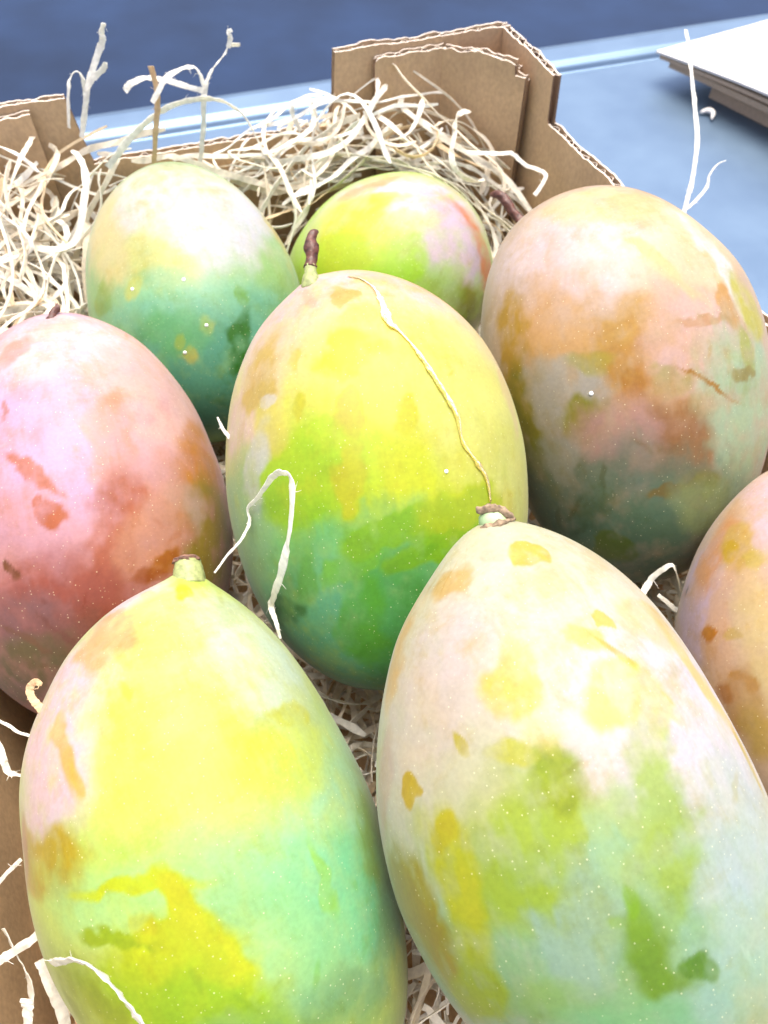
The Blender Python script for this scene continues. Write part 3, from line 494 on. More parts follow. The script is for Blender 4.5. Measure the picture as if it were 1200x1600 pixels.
def kraft_material(name, base, edge=False):
    m, nt, N, L, b = new_mat(name)
    tc = N.new("ShaderNodeTexCoord")
    mp = N.new("ShaderNodeMapping"); mp.inputs['Scale'].default_value = (1, 1, 0.7); L.new(tc.outputs['Object'], mp.inputs[0])
    n1 = N.new("ShaderNodeTexNoise"); n1.inputs['Scale'].default_value = 700; n1.inputs['Detail'].default_value = 4; L.new(mp.outputs[0], n1.inputs['Vector'])
    n2 = N.new("ShaderNodeTexNoise"); n2.inputs['Scale'].default_value = 45; n2.inputs['Detail'].default_value = 4; L.new(tc.outputs['Object'], n2.inputs['Vector'])
    r1 = ramp(N, [(0.3, 0.88), (0.7, 1.08)]); L.new(n1.outputs[0], r1.inputs[0])
    r2 = ramp(N, [(0.3, 0.90), (0.7, 1.06)]); L.new(n2.outputs[0], r2.inputs[0])
    mx = N.new("ShaderNodeMix"); mx.data_type = 'RGBA'; mx.blend_type = 'MULTIPLY'; mx.inputs[0].default_value = 1
    mx.inputs[6].default_value = (*base, 1); L.new(r1.outputs[0], mx.inputs[7])
    my = N.new("ShaderNodeMix"); my.data_type = 'RGBA'; my.blend_type = 'MULTIPLY'; my.inputs[0].default_value = 1
    L.new(mx.outputs[2], my.inputs[6]); L.new(r2.outputs[0], my.inputs[7])
    L.new(my.outputs[2], b.inputs['Base Color'])
    b.inputs['Roughness'].default_value = 0.85
    b.inputs['Specular IOR Level'].default_value = 0.25
    bu = N.new("ShaderNodeBump"); bu.inputs['Strength'].default_value = 0.25; bu.inputs['Distance'].default_value = 0.0004
    L.new(n1.outputs[0], bu.inputs['Height']); L.new(bu.outputs[0], b.inputs['Normal'])
    return m

def wool_material():
    m, nt, N, L, b = new_mat("wood_wool")
    at = N.new("ShaderNodeAttribute"); at.attribute_name = "tone"
    tc = N.new("ShaderNodeTexCoord")
    n1 = N.new("ShaderNodeTexNoise"); n1.inputs['Scale'].default_value = 500; n1.inputs['Detail'].default_value = 4; L.new(tc.outputs['Object'], n1.inputs['Vector'])
    r1 = ramp(N, [(0.3, 0.82), (0.7, 1.05)]); L.new(n1.outputs[0], r1.inputs[0])
    mx = N.new("ShaderNodeMix"); mx.data_type = 'RGBA'; mx.blend_type = 'MULTIPLY'; mx.inputs[0].default_value = 1
    L.new(at.outputs['Color'], mx.inputs[6]); L.new(r1.outputs[0], mx.inputs[7])
    L.new(mx.outputs[2], b.inputs['Base Color'])
    b.inputs['Roughness'].default_value = 0.6
    b.inputs['Specular IOR Level'].default_value = 0.35
    tr = N.new("ShaderNodeBsdfTranslucent"); L.new(mx.outputs[2], tr.inputs[0])
    ms = N.new("ShaderNodeMixShader"); ms.inputs[0].default_value = 0.42
    L.new(b.outputs[0], ms.inputs[1]); L.new(tr.outputs[0], ms.inputs[2])
    L.new(ms.outputs[0], N["Material Output"].inputs[0])
    bu = N.new("ShaderNodeBump"); bu.inputs['Strength'].default_value = 0.3; bu.inputs['Distance'].default_value = 0.0003
    L.new(n1.outputs[0], bu.inputs['Height']); L.new(bu.outputs[0], b.inputs['Normal'])
    return m

def plain_material(name, base, rough=0.6, metallic=0.0, vary=0.25, scale=300, bump=0.2, spec=0.5):
    m, nt, N, L, b = new_mat(name)
    tc = N.new("ShaderNodeTexCoord")
    n1 = N.new("ShaderNodeTexNoise"); n1.inputs['Scale'].default_value = scale; n1.inputs['Detail'].default_value = 5; L.new(tc.outputs['Object'], n1.inputs['Vector'])
    r1 = ramp(N, [(0.3, 1 - vary), (0.7, 1 + vary * 0.6)]); L.new(n1.outputs[0], r1.inputs[0])
    mx = N.new("ShaderNodeMix"); mx.data_type = 'RGBA'; mx.blend_type = 'MULTIPLY'; mx.inputs[0].default_value = 1
    mx.inputs[6].default_value = (*base, 1); L.new(r1.outputs[0], mx.inputs[7])
    L.new(mx.outputs[2], b.inputs['Base Color'])
    b.inputs['Roughness'].default_value = rough; b.inputs['Metallic'].default_value = metallic
    b.inputs['Specular IOR Level'].default_value = spec
    if bump:
        bu = N.new("ShaderNodeBump"); bu.inputs['Strength'].default_value = bump; bu.inputs['Distance'].default_value = 0.3 / scale
        L.new(n1.outputs[0], bu.inputs['Height']); L.new(bu.outputs[0], b.inputs['Normal'])
    return m

def steel_material():
    m, nt, N, L, b = new_mat("blue_steel")
    tc = N.new("ShaderNodeTexCoord")
    n1 = N.new("ShaderNodeTexNoise"); n1.inputs['Scale'].default_value = 14; n1.inputs['Detail'].default_value = 6; n1.inputs['Roughness'].default_value = 0.65; L.new(tc.outputs['Object'], n1.inputs['Vector'])
    n2 = N.new("ShaderNodeTexNoise"); n2.inputs['Scale'].default_value = 260; n2.inputs['Detail'].default_value = 3; L.new(tc.outputs['Object'], n2.inputs['Vector'])
    r1 = ramp(N, [(0.35, STEEL_A), (0.65, STEEL_B)]); L.new(n1.outputs[0], r1.inputs[0])
    L.new(r1.outputs[0], b.inputs['Base Color'])
    rr = N.new("ShaderNodeMapRange"); rr.inputs[3].default_value = 0.32; rr.inputs[4].default_value = 0.5; L.new(n1.outputs[0], rr.inputs[0]); L.new(rr.outputs[0], b.inputs['Roughness'])
    b.inputs['Metallic'].default_value = 0.75
    bu = N.new("ShaderNodeBump"); bu.inputs['Strength'].default_value = 0.05; bu.inputs['Distance'].default_value = 0.001
    L.new(n2.outputs[0], bu.inputs['Height']); L.new(bu.outputs[0], b.inputs['Normal'])
    return m

STEEL_A = (0.115, 0.175, 0.255); STEEL_B = (0.135, 0.20, 0.28)
M_SKIN = skin_material()
M_KRAFT = kraft_material("kraft_board", (0.54, 0.365, 0.205))
M_EDGE = kraft_material("torn_board_edge", (0.66, 0.57, 0.47))
M_FLUTE = kraft_material("board_fluting", (0.20, 0.12, 0.07))
M_WOOL = wool_material()
M_STEEL = steel_material()
M_FLOOR = plain_material("blue_floor", (0.011, 0.026, 0.066), 0.8, vary=0.3, scale=3, bump=0.02, spec=0.2)
M_CARD = plain_material("white_card", (0.66, 0.615, 0.56), 0.6, vary=0.06, scale=200, bump=0.05)
M_BARK = plain_material("stem_bark", (0.10, 0.034, 0.02), 0.45, vary=0.6, scale=500, bump=0.9)
M_SCAR = plain_material("stem_scar", (0.20, 0.10, 0.065), 0.8, vary=0.6, scale=700, bump=0.9)
M_PALE_BARK = plain_material("calyx_bark", (0.25, 0.175, 0.105), 0.8, vary=0.6, scale=800, bump=0.9)
M_GREEN_STEM = plain_material("green_stem", (0.27, 0.30, 0.11), 0.55, vary=0.35, scale=600, bump=0.5)
M_CALYX_GREEN = plain_material("calyx_green", (0.34, 0.47, 0.24), 0.5, vary=0.2, scale=300, bump=0.2)

def sap_material():
    m, nt, N, L, b = new_mat("dried_sap")
    b.inputs['Base Color'].default_value = (0.95, 0.80, 0.22, 1)
    b.inputs['Roughness'].default_value = 0.12
    b.inputs['Transmission Weight'].default_value = 0.8
    b.inputs['IOR'].default_value = 1.33
    b.inputs['Coat Weight'].default_value = 0.0
    b.inputs['Coat Roughness'].default_value = 0.05
    tc = N.new("ShaderNodeTexCoord")
    n1 = N.new("ShaderNodeTexNoise"); n1.inputs['Scale'].default_value = 700; n1.inputs['Detail'].default_value = 2; L.new(tc.outputs['Object'], n1.inputs['Vector'])
    bu = N.new("ShaderNodeBump"); bu.inputs['Strength'].default_value = 0.6; bu.inputs['Distance'].default_value = 0.0005
    L.new(n1.outputs[0], bu.inputs['Height']); L.new(bu.outputs[0], b.inputs['Normal'])
    return m
M_SAP = sap_material()
M_CLEAR = plain_material("clear_latex", (0.85, 0.85, 0.8), 0.08, vary=0.02, scale=200, bump=0, spec=0.8)

# ------------------------------------------------------------------ setting: counter and floor
YAW = math.radians(17.6)
def box_verts(x0, x1, y0, y1, z0, z1):
    return [(x0, y0, z0), (x1, y0, z0), (x1, y1, z0), (x0, y1, z0), (x0, y0, z1), (x1, y0, z1), (x1, y1, z1), (x0, y1, z1)]
BOXF = [(0, 3, 2, 1), (4, 5, 6, 7), (0, 1, 5, 4), (1, 2, 6, 5), (2, 3, 7, 6), (3, 0, 4, 7)]
fl = mesh_object('floor', [(-8, -4, -0.86), (8, -4, -0.86), (8, 12, -0.86), (-8, 12, -0.86)], [(0, 1, 2, 3)], M_FLOOR, smooth=False)
tag(fl, 'dark blue floor beyond the steel counter', kind='structure')

# counter cross-section swept along its length: flat sheet, shallow groove, rounded raised rim, apron
prof = [(-0.9, -0.005), (-0.047, -0.005), (-0.044, -0.0075), (-0.040, -0.0078), (-0.037, -0.004), (-0.032, -0.001), (-0.014, 0.0005), (-0.006, -0.001),
        (-0.001, -0.005), (0.001, -0.011), (0.001, -0.05), (-0.02, -0.05), (-0.02, -0.03), (-0.9, -0.03)]
org = np.array([-0.05, 0.629]); ex = np.array([math.cos(YAW), math.sin(YAW)]); ey = np.array([-math.sin(YAW), math.cos(YAW)])
rows = []
for s in (-1.2, 1.2):
    rows.append([[*(org + ex * s + ey * p[0]), p[1]] for p in prof])
V = np.array(rows)
ct = grid_object('counter', V, M_STEEL, closed_u=True, cap=True, smooth=False)
tag(ct, 'blue-grey brushed steel counter with a raised rounded rim', kind='structure')
bv = ct.modifiers.new('soft edges', 'BEVEL'); bv.width = 0.0012; bv.segments = 3; bv.limit_method = 'ANGLE'; bv.angle_limit = math.radians(12)

# ------------------------------------------------------------------ cardboard tray
CL = np.array([-0.207, 0.305]); CR = np.array([0.057, 0.393])
DL = np.array([math.sin(math.radians(20)), -math.cos(math.radians(20))])
DR = np.array([math.sin(math.radians(23)), -math.cos(math.radians(23))])
SIDE = 0.40
tray = bpy.data.objects.new('cardboard_tray', None)
COL.objects.link(tray)
tc_ = (CL + CR + CL + DL * SIDE + CR + DR * SIDE) / 4
tray.location = (tc_[0], tc_[1], -0.005)
tag(tray, 'brown corrugated cardboard tray with raised corner flaps packed with wood wool', 'tray')

def tray_local(V):
    V = np.asarray(V, float) - np.array(tray.location)
    return V

def board(name, a, b, inward, top, z0=0.0, t=0.0042, seed=0, rough=0.0009, u0=0.0, u1=None, parent=tray, period=0.0062, label=None):
    """corrugated board standing on the line a-b; its outer face is on the line, its body lies on the `inward` side"""
    a = np.asarray(a, float); b = np.asarray(b, float)
    Lg = np.linalg.norm(b - a); d = (b - a) / Lg
    nrm = np.array([-d[1], d[0]]); nrm = nrm if nrm @ np.asarray(inward) > 0 else -nrm
    u1 = Lg if u1 is None else u1
    verts, faces, mi = [], [], []
    def sheet(o0, o1, us, jit, mat_face, mat_edge):
        base = len(verts); n = len(us)
        for k, u in enumerate(us):
            zt = top(u) + jit[k]
            for o in (o0, o1):
                p = a + d * u + nrm * (o if np.isscalar(o) else o[k])
                verts.append((*p, z0)); verts.append((*p, zt))
        for k in range(n - 1):
            q = base + 4 * k; r = q + 4
            faces.extend([(q, r, r + 1, q + 1), (q + 2, q + 3, r + 3, r + 2), (q + 1, r + 1, r + 3, q + 3), (q, q + 2, r + 2, r)])
            steep = abs(top(us[k]) - top(us[k + 1])) > 1.5 * (us[k + 1] - us[k])
            mi.extend([mat_face, mat_face, 2 if steep else mat_edge, mat_face])
        for k in (0, n - 1):
            q = base + 4 * k
            faces.append((q, q + 1, q + 3, q + 2)); mi.append(2)
    us = np.linspace(u0, u1, max(8, int((u1 - u0) / 0.0007)))
    P = np.stack([us * 260, us * 0 + seed, us * 0], -1); P2 = P + 31.7
    w = 0.0007
    crush = fbm(np.stack([us * 75, us * 0 + seed + 3, us * 0], -1), 2) * rough * 1.3
    sheet(0.0, w, us, fbm(P, 3) * rough + crush, 0, 1)
    sheet(t - w, t, us, fbm(P2, 3) * rough + crush * 0.6, 0, 1)
    nf = max(16, int((u1 - u0) / period * 10))
    uf = np.linspace(u0 + 0.0003, u1 - 0.0003, nf)
    wave = t / 2 + (t / 2 - w - 0.0002) * np.sin(uf * 2 * math.pi / period + seed)
    Pf = np.stack([uf * 300, uf * 0 + seed + 9, uf * 0], -1)
    sheet(wave - 0.0002, wave + 0.0002, uf, fbm(Pf, 3) * rough - 0.0006, 2, 1)
    o = mesh_object(name, tray_local(verts), faces, [M_KRAFT, M_EDGE, M_FLUTE], parent, mi, smooth=False)
    if label: o['label'] = label
    return o

def smooth01(x):
    x = min(1, max(0, x)); return x * x * (3 - 2 * x)

BW = np.linalg.norm(CR - CL); bd = (CR - CL) / BW; bin_ = np.array([bd[1], -bd[0]])
LOW_BACK = 0.099
def back_top(u):
    # left flap, low middle, right flap with a hollow foot
    l = 0.1285 + (LOW_BACK - 0.1285) * min(1, max(0, (u - 0.0775) / 0.003))
    uu = u - (BW - 0.092)
    if uu < 0: r = LOW_BACK
    elif uu < 0.006: r = LOW_BACK + 0.010 * (uu / 0.006) ** 2
    elif uu < 0.0075: r = LOW_BACK + 0.010 + (0.1305 - LOW_BACK - 0.010) * (uu - 0.006) / 0.0015
    else: r = 0.1305
    return max(l, r)
def right_top(u):
    if u < 0.050: return 0.1305 - 0.0018 * smooth01((u - 0.02) / 0.03)
    if u < 0.0515: return 0.1287 - (0.1287 - 0.1085) * (u - 0.050) / 0.0015
    return 0.1085
def left_top(u):
    if u < 0.055: return 0.1285
    if u < 0.0565: return 0.1285 - 0.022 * (u - 0.055) / 0.0015
    return 0.1065 if u < 0.235 else 0.1065 + 0.03 * smooth01((u - 0.235) / 0.004)  # unseen front stretch raised, added to shade the gap along this wall
board('back_wall', CL, CR, bin_, back_top, seed=1)
board('side_wall', CR + DR * 0.0044, CR + DR * SIDE, (-1, -0.3), lambda u: right_top(u + 0.0044), seed=2)
board('side_wall', CL + DL * 0.0044, CL + DL * SIDE, (1, 0.3), lambda u: left_top(u + 0.0044), seed=3)
FL = CL + DL * SIDE; FR = CR + DR * SIDE
board('front_wall', FL, FR, (0, 1), lambda u: 0.10, seed=4)
# inner corner liners: one ply along the back wall, then a diagonal across the corner
o1 = bin_ * 0.0050
board('corner_liner', CL + bd * (BW - 0.0675) + o1, CL + bd * (BW - 0.0335) + o1, bin_, lambda u: 0.1275 - 0.0025 * max(0, 1 - u / 0.0022) ** 2, seed=5, rough=0.0009)
fold = CL + bd * (BW - 0.0335) + o1
dend = np.array([0.0645, 0.3580])
def diag_top(u):
    h = 0.1277 + 0.0016 * smooth01((u - 0.008) / 0.006) * (1 - smooth01((u - 0.02) / 0.012))
    return h - (0.0042 if u > 0.0355 else 0.0)
ddir = (dend - fold) / np.linalg.norm(dend - fold)
board('corner_brace', fold + ddir * 0.0016, dend, (-0.5, -0.86), diag_top, seed=6, rough=0.0016)
board('corner_brace', fold + np.array([0.0022, 0.0040]) + ddir * 0.002, dend + np.array([0.0022, 0.0040]), (-0.5, -0.86), lambda u: diag_top(u) - 0.003, t=0.0036, seed=8, rough=0.001)
board('corner_liner', CL + bd * 0.006 + o1, CL + bd * 0.0625 + o1, bin_, lambda u: 0.1262 - max(0, u - 0.0575) * 0.1, seed=7, rough=0.0009)
# base
fv = [(*(p + q), z) for z in (-0.0048, -0.0006) for p, q in ((CL, (0, 0)), (CR, (0, 0)), (FR, (0, 0)), (FL, (0, 0)))]
mesh_object('base_panel', tray_local(fv), [(0, 1, 2, 3), (4, 7, 6, 5), (0, 4, 5, 1), (1, 5, 6, 2), (2, 6, 7, 3), (3, 7, 4, 0)], M_KRAFT, tray, smooth=False)

# ------------------------------------------------------------------ mangoes
MANGO_LABELS = [
    'lime yellow mango with a short cut green stem at the front left',
    'large pale cream and green mango with brown flaky stem cap at the front right',
    'yellow mango with a streak of dried sap in the middle of the tray',
    'pink and rust red mango at the left edge of the tray',
    'green mango with a pale top at the back left',
    'small lime and pink mango wedged at the back centre',
    'large mottled orange, pink and olive mango against the right wall',
    'peach coloured mango cut off by the right edge of the picture',
]
THICK = 0.9
#          neck height, sigma (m) of the shoulder that carries the stem
NECK = {0: (0.0042, 0.0065), 1: (0.0015, 0.008), 2: (0.0022, 0.007), 3: (0.0015, 0.007)}
RES = [(400, 560), (400, 560), (340, 470), (300, 420), (210, 290), (170, 240), (340, 460), (240, 330)]
ALBEDO = 0.37
mangoes = []; GROWN = []
def mango_matrix(p):
    return Matrix.Translation(p[:3]) @ Matrix.Rotation(p[5], 4, 'Z') @ Matrix.Rotation(p[6], 4, 'X')

for i, p in enumerate(MANGO_SHAPES):
    a, b, k, bend, peak = p[3], p[4], p[7], p[8], p[9]
    nph, nth = RES[i]
    PH, TH = np.meshgrid(np.linspace(0.004, math.pi - 0.004, nph), np.linspace(0, 2 * math.pi, nth, endpoint=False), indexing='ij')
    c = np.cos(PH); r = np.sin(PH) ** 0.95 * (1 - k * c)
    y = a * (c + peak * np.exp(-(PH / 0.30) ** 2))
    V = np.stack([b * r * np.cos(TH) + bend * b * (c * c - 0.4), y, THICK * b * r * np.sin(TH)], -1)
    V0 = V.copy()
    # slight unevenness of a grown fruit
    nd = V / np.linalg.norm(V, axis=-1, keepdims=True)
    V = V + nd * (fbm(V * 17 + 7.1 * i, 3) * 0.0023)[..., None]
    M = mango_matrix(p); Mi = np.array(M.inverted())
    if i in NECK:
        sb = Mi[:3, :3] @ np.array(STEMS[i][0]) + Mi[:3, 3]; st = Mi[:3, :3] @ np.array(STEMS[i][1]) + Mi[:3, 3]
        sd = (st - sb) / np.linalg.norm(st - sb)
        h, sg = NECK[i]
        g = np.exp(-((V0 - sb) ** 2).sum(-1) / (2 * sg ** 2)) * 0.55 + np.exp(-((V0 - sb) ** 2).sum(-1) / (2 * (sg * 0.5) ** 2)) * 0.45
        V = V + sd * (h * g)[..., None]
    o = grid_object('mango', V, M_SKIN, closed_u=True, cap=True)
    o.matrix_world = M
    tag(o, MANGO_LABELS[i], 'mango', 'mangoes in the cardboard tray')
    # skin colour: base, then blotches with wandering edges
    P3 = V0.reshape(-1, 3)
    col = np.tile(lin(BASE_SKIN[i]), (len(P3), 1)); rub = np.zeros(len(P3))
    W1 = np.stack([fbm(P3 * 38 + 3 + 11 * i + 40 * q, 2) for q in range(2)], -1) * 0.0075
    W2 = np.stack([fbm(P3 * 110 + 5 + 11 * i + 40 * q, 2) for q in range(2)], -1) * 0.0042
    W3 = np.stack([fbm(P3 * 330 + 8 + 11 * i + 40 * q, 2) for q in range(2)], -1) * 0.0018
    n_hi = fbm(P3 * np.array([420, 210, 420]) + 5 * i, 3)
    n_md = fbm(P3 * 170 + 23 + 7 * i, 4)
    streak = fbm(P3 * np.array([900, 60, 900]) + 2 * i, 3)
    for q, bl in enumerate(BLOTCHES[i]):
        bl = np.array(bl, float)
        cc, A, B, nn = bl[0:3] / 1000, bl[3:6] / 1000, bl[6:9] / 1000, bl[9:12]
        colr, op, soft = lin(bl[12:15]), bl[15], bl[16]
        if soft <= 0.5: colr = colr * 0.89
        D = P3 - cc
        G = np.array([[A @ A, A @ B], [A @ B, B @ B]]) + np.eye(2) * 1e-10
        ST = np.linalg.solve(G, np.stack([D @ A, D @ B]))
        lA, lB = np.linalg.norm(A), np.linalg.norm(B); size = math.sqrt(lA * lB)
        big, mid = min(1, size / 0.010), min(1, size / 0.005)
        crisp = 0.35 if (soft <= 0.35 and size < 0.007) else 1.0
        wv = W1 * big * crisp + W2 * mid * crisp + W3 * min(1, size / 0.002)
        s = ST[0] + np.clip(wv[:, 0] / lA, -0.7, 0.7); t = ST[1] + np.clip(wv[:, 1] / lB, -0.7, 0.7)
        ql = np.sqrt(s * s + t * t) + n_hi * 0.15 + streak * 0.10
        if size > 0.0045: soft = max(soft, 0.5)
        e = 0.5 * soft
        w = np.clip((1 + e - ql) / (2 * e + 1e-6), 0, 1); w = w * w * (3 - 2 * w)
        dn = D @ nn
        w = w * np.clip((dn + max(0.03, 1.2 * size)) / 0.012, 0, 1) * op
        # fine break-up inside crisp patches
        w = w * np.clip(0.90 + (0.9 if soft <= 0.6 else 0.5) * n_md + 0.35 * n_hi + 0.2 * streak, 0.25, 1)
        col = col * (1 - w)[:, None] + colr * w[:, None]
        rub = rub * (1 - w) + w * (1.0 if soft <= 0.51 else 0.25)
    # short scuffs and rub marks left by packing
    gs = np.random.default_rng(100 + i)
    for q in range(110 if i in (3, 6) else 55):
        c0_ = P3[gs.integers(len(P3))]; ax = gs.normal(0, 1, 3); nn = c0_ / np.linalg.norm(c0_); ax -= nn * (ax @ nn); ax /= np.linalg.norm(ax)
        bx = np.cross(nn, ax); la, lb = gs.uniform(0.001, 0.006), gs.uniform(0.0002, 0.0012)
        D = P3 - c0_; near = np.where((D ** 2).sum(1) < (1.5 * la + 0.002) ** 2)[0]
        Dn = D[near]; ql = np.sqrt(((Dn @ ax + W3[near, 0]) / la) ** 2 + ((Dn @ bx + W3[near, 1] * 0.5) / lb) ** 2) + n_hi[near] * 0.25
        w = np.clip((1.25 - ql) / 0.6, 0, 1) * gs.uniform(0.2, 0.6)
        deep = col[near] ** 1.35 * np.array([0.95, 0.86, 0.62]) if gs.random() < 0.75 else np.clip(col[near] * 1.15 + 0.04, 0, 1)
        col[near] = col[near] * (1 - w)[:, None] + deep * w[:, None]
    # mottling
    mot = fbm(P3 * 60 + 9 * i, 5)
    col = col * (1 + 0.10 * mot[:, None] + 0.03 * n_hi[:, None] * np.array([1, 1, 1.6]))
    mx = fbm(P3 * 150 + 3.3 * i, 3)
    col[:, 0] *= 1 + 0.05 * mx; col[:, 2] *= 1 - 0.10 * mx
    lum = col.mean(1, keepdims=True); col = np.clip(lum + (col - lum) * 1.24, 0.004, 2)
    col = np.clip(col * ALBEDO, 0.004, 0.85)
    ca = o.data.color_attributes.new('skin', 'FLOAT_COLOR', 'POINT')
    buf = np.concatenate([col, rub[:, None]], 1).astype(np.float32)
    ca.data.foreach_set('color', buf.ravel())
    mangoes.append(o); GROWN.append((V0.reshape(-1, 3), V.reshape(-1, 3)))

def child_mesh(name, V, faces, mat, parent, midx=None, smooth=True, grand=None):
    """V in world space; stored in the parent's space"""
    Mi = np.array((grand or parent).matrix_world.inverted()) if grand is None else np.array(grand.matrix_world.inverted())
    V = np.asarray(V, float).reshape(-1, 3) @ Mi[:3, :3].T + Mi[:3, 3]
    return mesh_object(name, V, faces, mat, parent, midx, smooth)

def tube_mesh(pts, radii, seg=14, noise=0.0, seed=0, flat=1.0, side=None, cap=True, nscale=900):
    pts = np.asarray(pts, float); n = len(pts)
    T = np.gradient(pts, axis=0); T /= np.linalg.norm(T, axis=1, keepdims=True)
    ref = np.array([0.3, -0.9, 0.2]) if side is None else np.asarray(side)
    V = []
    for k in range(n):
        u = np.cross(T[k], ref if ref.ndim == 1 else ref[k]); u /= np.linalg.norm(u)
        v = np.cross(u, T[k])
        th = np.linspace(0, 2 * math.pi, seg, endpoint=False)
        ring = pts[k] + radii[k] * (np.cos(th)[:, None] * u + flat * np.sin(th)[:, None] * v)
        V.append(ring)
    V = np.array(V)
    if noise:
        cen = pts[:, None, :]
        V = cen + (V - cen) * (1 + noise * fbm(V * nscale + seed, 3))[..., None]
    F = []
    for k in range(n - 1):
        for j in range(seg):
            F.append((k * seg + j, k * seg + (j + 1) % seg, (k + 1) * seg + (j + 1) % seg, (k + 1) * seg + j))
    if cap:
        F.append(tuple(range(seg))[::-1]); F.append(tuple((n - 1) * seg + j for j in range(seg)))
    return V.reshape(-1, 3), F

def interp(pts, n):
    """Catmull-Rom resample"""
    pts = np.asarray(pts, float); k = len(pts)
    P = np.vstack([2 * pts[0] - pts[1], pts, 2 * pts[-1] - pts[-2]])
    out = []
    for u in np.linspace(0, k - 1 - 1e-9, n):
        j = int(u); t = u - j
        p0, p1, p2, p3 = P[j], P[j + 1], P[j + 2], P[j + 3]
        out.append(0.5 * ((2 * p1) + (-p0 + p2) * t + (2 * p0 - 5 * p1 + 4 * p2 - p3) * t * t + (-p0 + 3 * p1 - 3 * p2 + p3) * t ** 3))
    return np.array(out)

bpy.context.view_layer.update()

def stem_frame(i, push=0.0):
    b0, t0 = np.array(STEMS[i][0]), np.array(STEMS[i][1])
    d = (t0 - b0); ln = np.linalg.norm(d); d = d / ln
    return b0 + d * (NECK[i][0] * push), d, ln, t0
# lime mango: short cut green stem with a ragged brown rim
b0, d, ln, t0 = stem_frame(0, 0.6)
b0 = t0 - d * 0.0055
ks = np.linspace(0, 1, 12); R0 = 0.0036
V, F = tube_mesh([b0 + d * (0.0068 * k - 0.0025) for k in ks], [R0 * (1.35 - 0.5 * k + 0.12 * k * k) for k in ks], 28, 0.10, 3)
st = child_mesh('stem', V, F, M_GREEN_STEM, mangoes[0])
ks = np.linspace(0, 1, 6)
V, F = tube_mesh([b0 + d * (0.0038 + 0.0020 * k) for k in ks], [R0 * s for s in (0.85, 0.98, 1.02, 0.92, 0.7, 0.4)], 32, 0.55, 8)
sc = child_mesh('stem_scar', V, F, M_SCAR, st, grand=mangoes[0])

# big pale mango: low green stub inside a dry flaky calyx with a curled flap
V, F = tube_mesh(interp(CALYX_CORE, 10), np.interp(np.linspace(0, 1, 10), [0, .5, 1], [.0042, .0038, .0026]), 26, 0.10, 5)
core = child_mesh('stem', V, F, M_CALYX_GREEN, mangoes[1])
V, F = tube_mesh(interp(CALYX_RING, 24), np.interp(np.linspace(0, 1, 24), [0, .3, .7, 1], [.0005, .0009, .0008, .0004]), 10, 0.9, 2)
child_mesh('calyx_ring', V, F, M_PALE_BARK, core, grand=mangoes[1])
V, F = tube_mesh(interp(CALYX_FLAP, 26), np.interp(np.linspace(0, 1, 26), [0, .12, .35, .65, .85, 1], [.0002, .0008, .0014, .0015, .0010, .0003]), 14, 0.85, 6, flat=0.6)
child_mesh('calyx_flap', V, F, M_PALE_BARK, core, grand=mangoes[1])

# sap-streaked mango: dark curved stalk with a swelling and hooked tip
b0, d, ln, t0 = stem_frame(2, 0.4)
side = np.array([1.0, 0, 0])
L0 = ln
pts = interp([b0 - d * 0.003, b0 + d * 0.12 * L0 - side * 0.0002, b0 + d * 0.3 * L0 - side * 0.0002, b0 + d * 0.5 * L0 + side * 0.0004, b0 + d * 0.75 * L0 + side * 0.0002, b0 + d * 0.93 * L0 + side * 0.0010, b0 + d * 1.0 * L0 + side * 0.0026], 30)
kk = np.linspace(0, 1, 30)
rad = (1 + 0.10 * np.sin(kk * 23)) * np.interp(kk, [0, .12, .22, .38, .5, .6, .72, .84, .93, 1], [.0030, .0027, .0020, .0017, .0020, .0022, .0018, .0013, .0010, .0005])
V, F = tube_mesh(pts[9:], rad[9:], 18, 0.30, 5)
s2 = child_mesh('stem', V, F, M_BARK, mangoes[2])
V, F = tube_mesh(pts[:11], rad[:11], 18, 0.18, 9)
child_mesh('stem_base', V, F, M_GREEN_STEM, s2, grand=mangoes[2])

# pink mango: small dark stub; mottled mango: brown woody stalk
b0, d, ln, t0 = stem_frame(3, 0.5)
V, F = tube_mesh(interp([b0 - d * 0.002, b0 + d * 0.3 * ln, b0 + d * 0.7 * ln + np.array([0.0006, 0, 0]), b0 + d * ln], 10), np.interp(np.linspace(0, 1, 10), [0, .5, 1], [.0016, .0010, .0005]), 16, 0.7, 3)
child_mesh('stem', V, F, M_BARK, mangoes[3])
b0, t0 = np.array(STEMS[6][0]), np.array(STEMS[6][1]); ln = np.linalg.norm(t0 - b0); d = (t0 - b0) / ln
pts = interp([b0 - d * 0.003, b0 + d * 0.25 * ln, b0 + d * 0.5 * ln + np.array([0, 0, 0.002]), b0 + d * 0.75 * ln + np.array([0, 0, 0.003]), t0], 20)
V, F = tube_mesh(pts, np.interp(np.linspace(0, 1, 20), [0, .3, .6, .85, 1], [.0024, .0018, .0021, .0015, .0007]), 16, 0.5, 12)
child_mesh('stem', V, F, M_BARK, mangoes[6])

def onto_skin(i, pts):
    """carry points given on the ideal fruit over to its uneven skin (world space)"""
    M = np.array(mangoes[i].matrix_world); Mi = np.array(mangoes[i].matrix_world.inverted())
    out = []
    for q in pts:
        l = Mi[:3, :3] @ np.array(q) + Mi[:3, 3]
        k = ((GROWN[i][0] - l) ** 2).sum(1).argmin()
        out.append(M[:3, :3] @ (l + GROWN[i][1][k] - GROWN[i][0][k]) + M[:3, 3])
    return np.array(out)
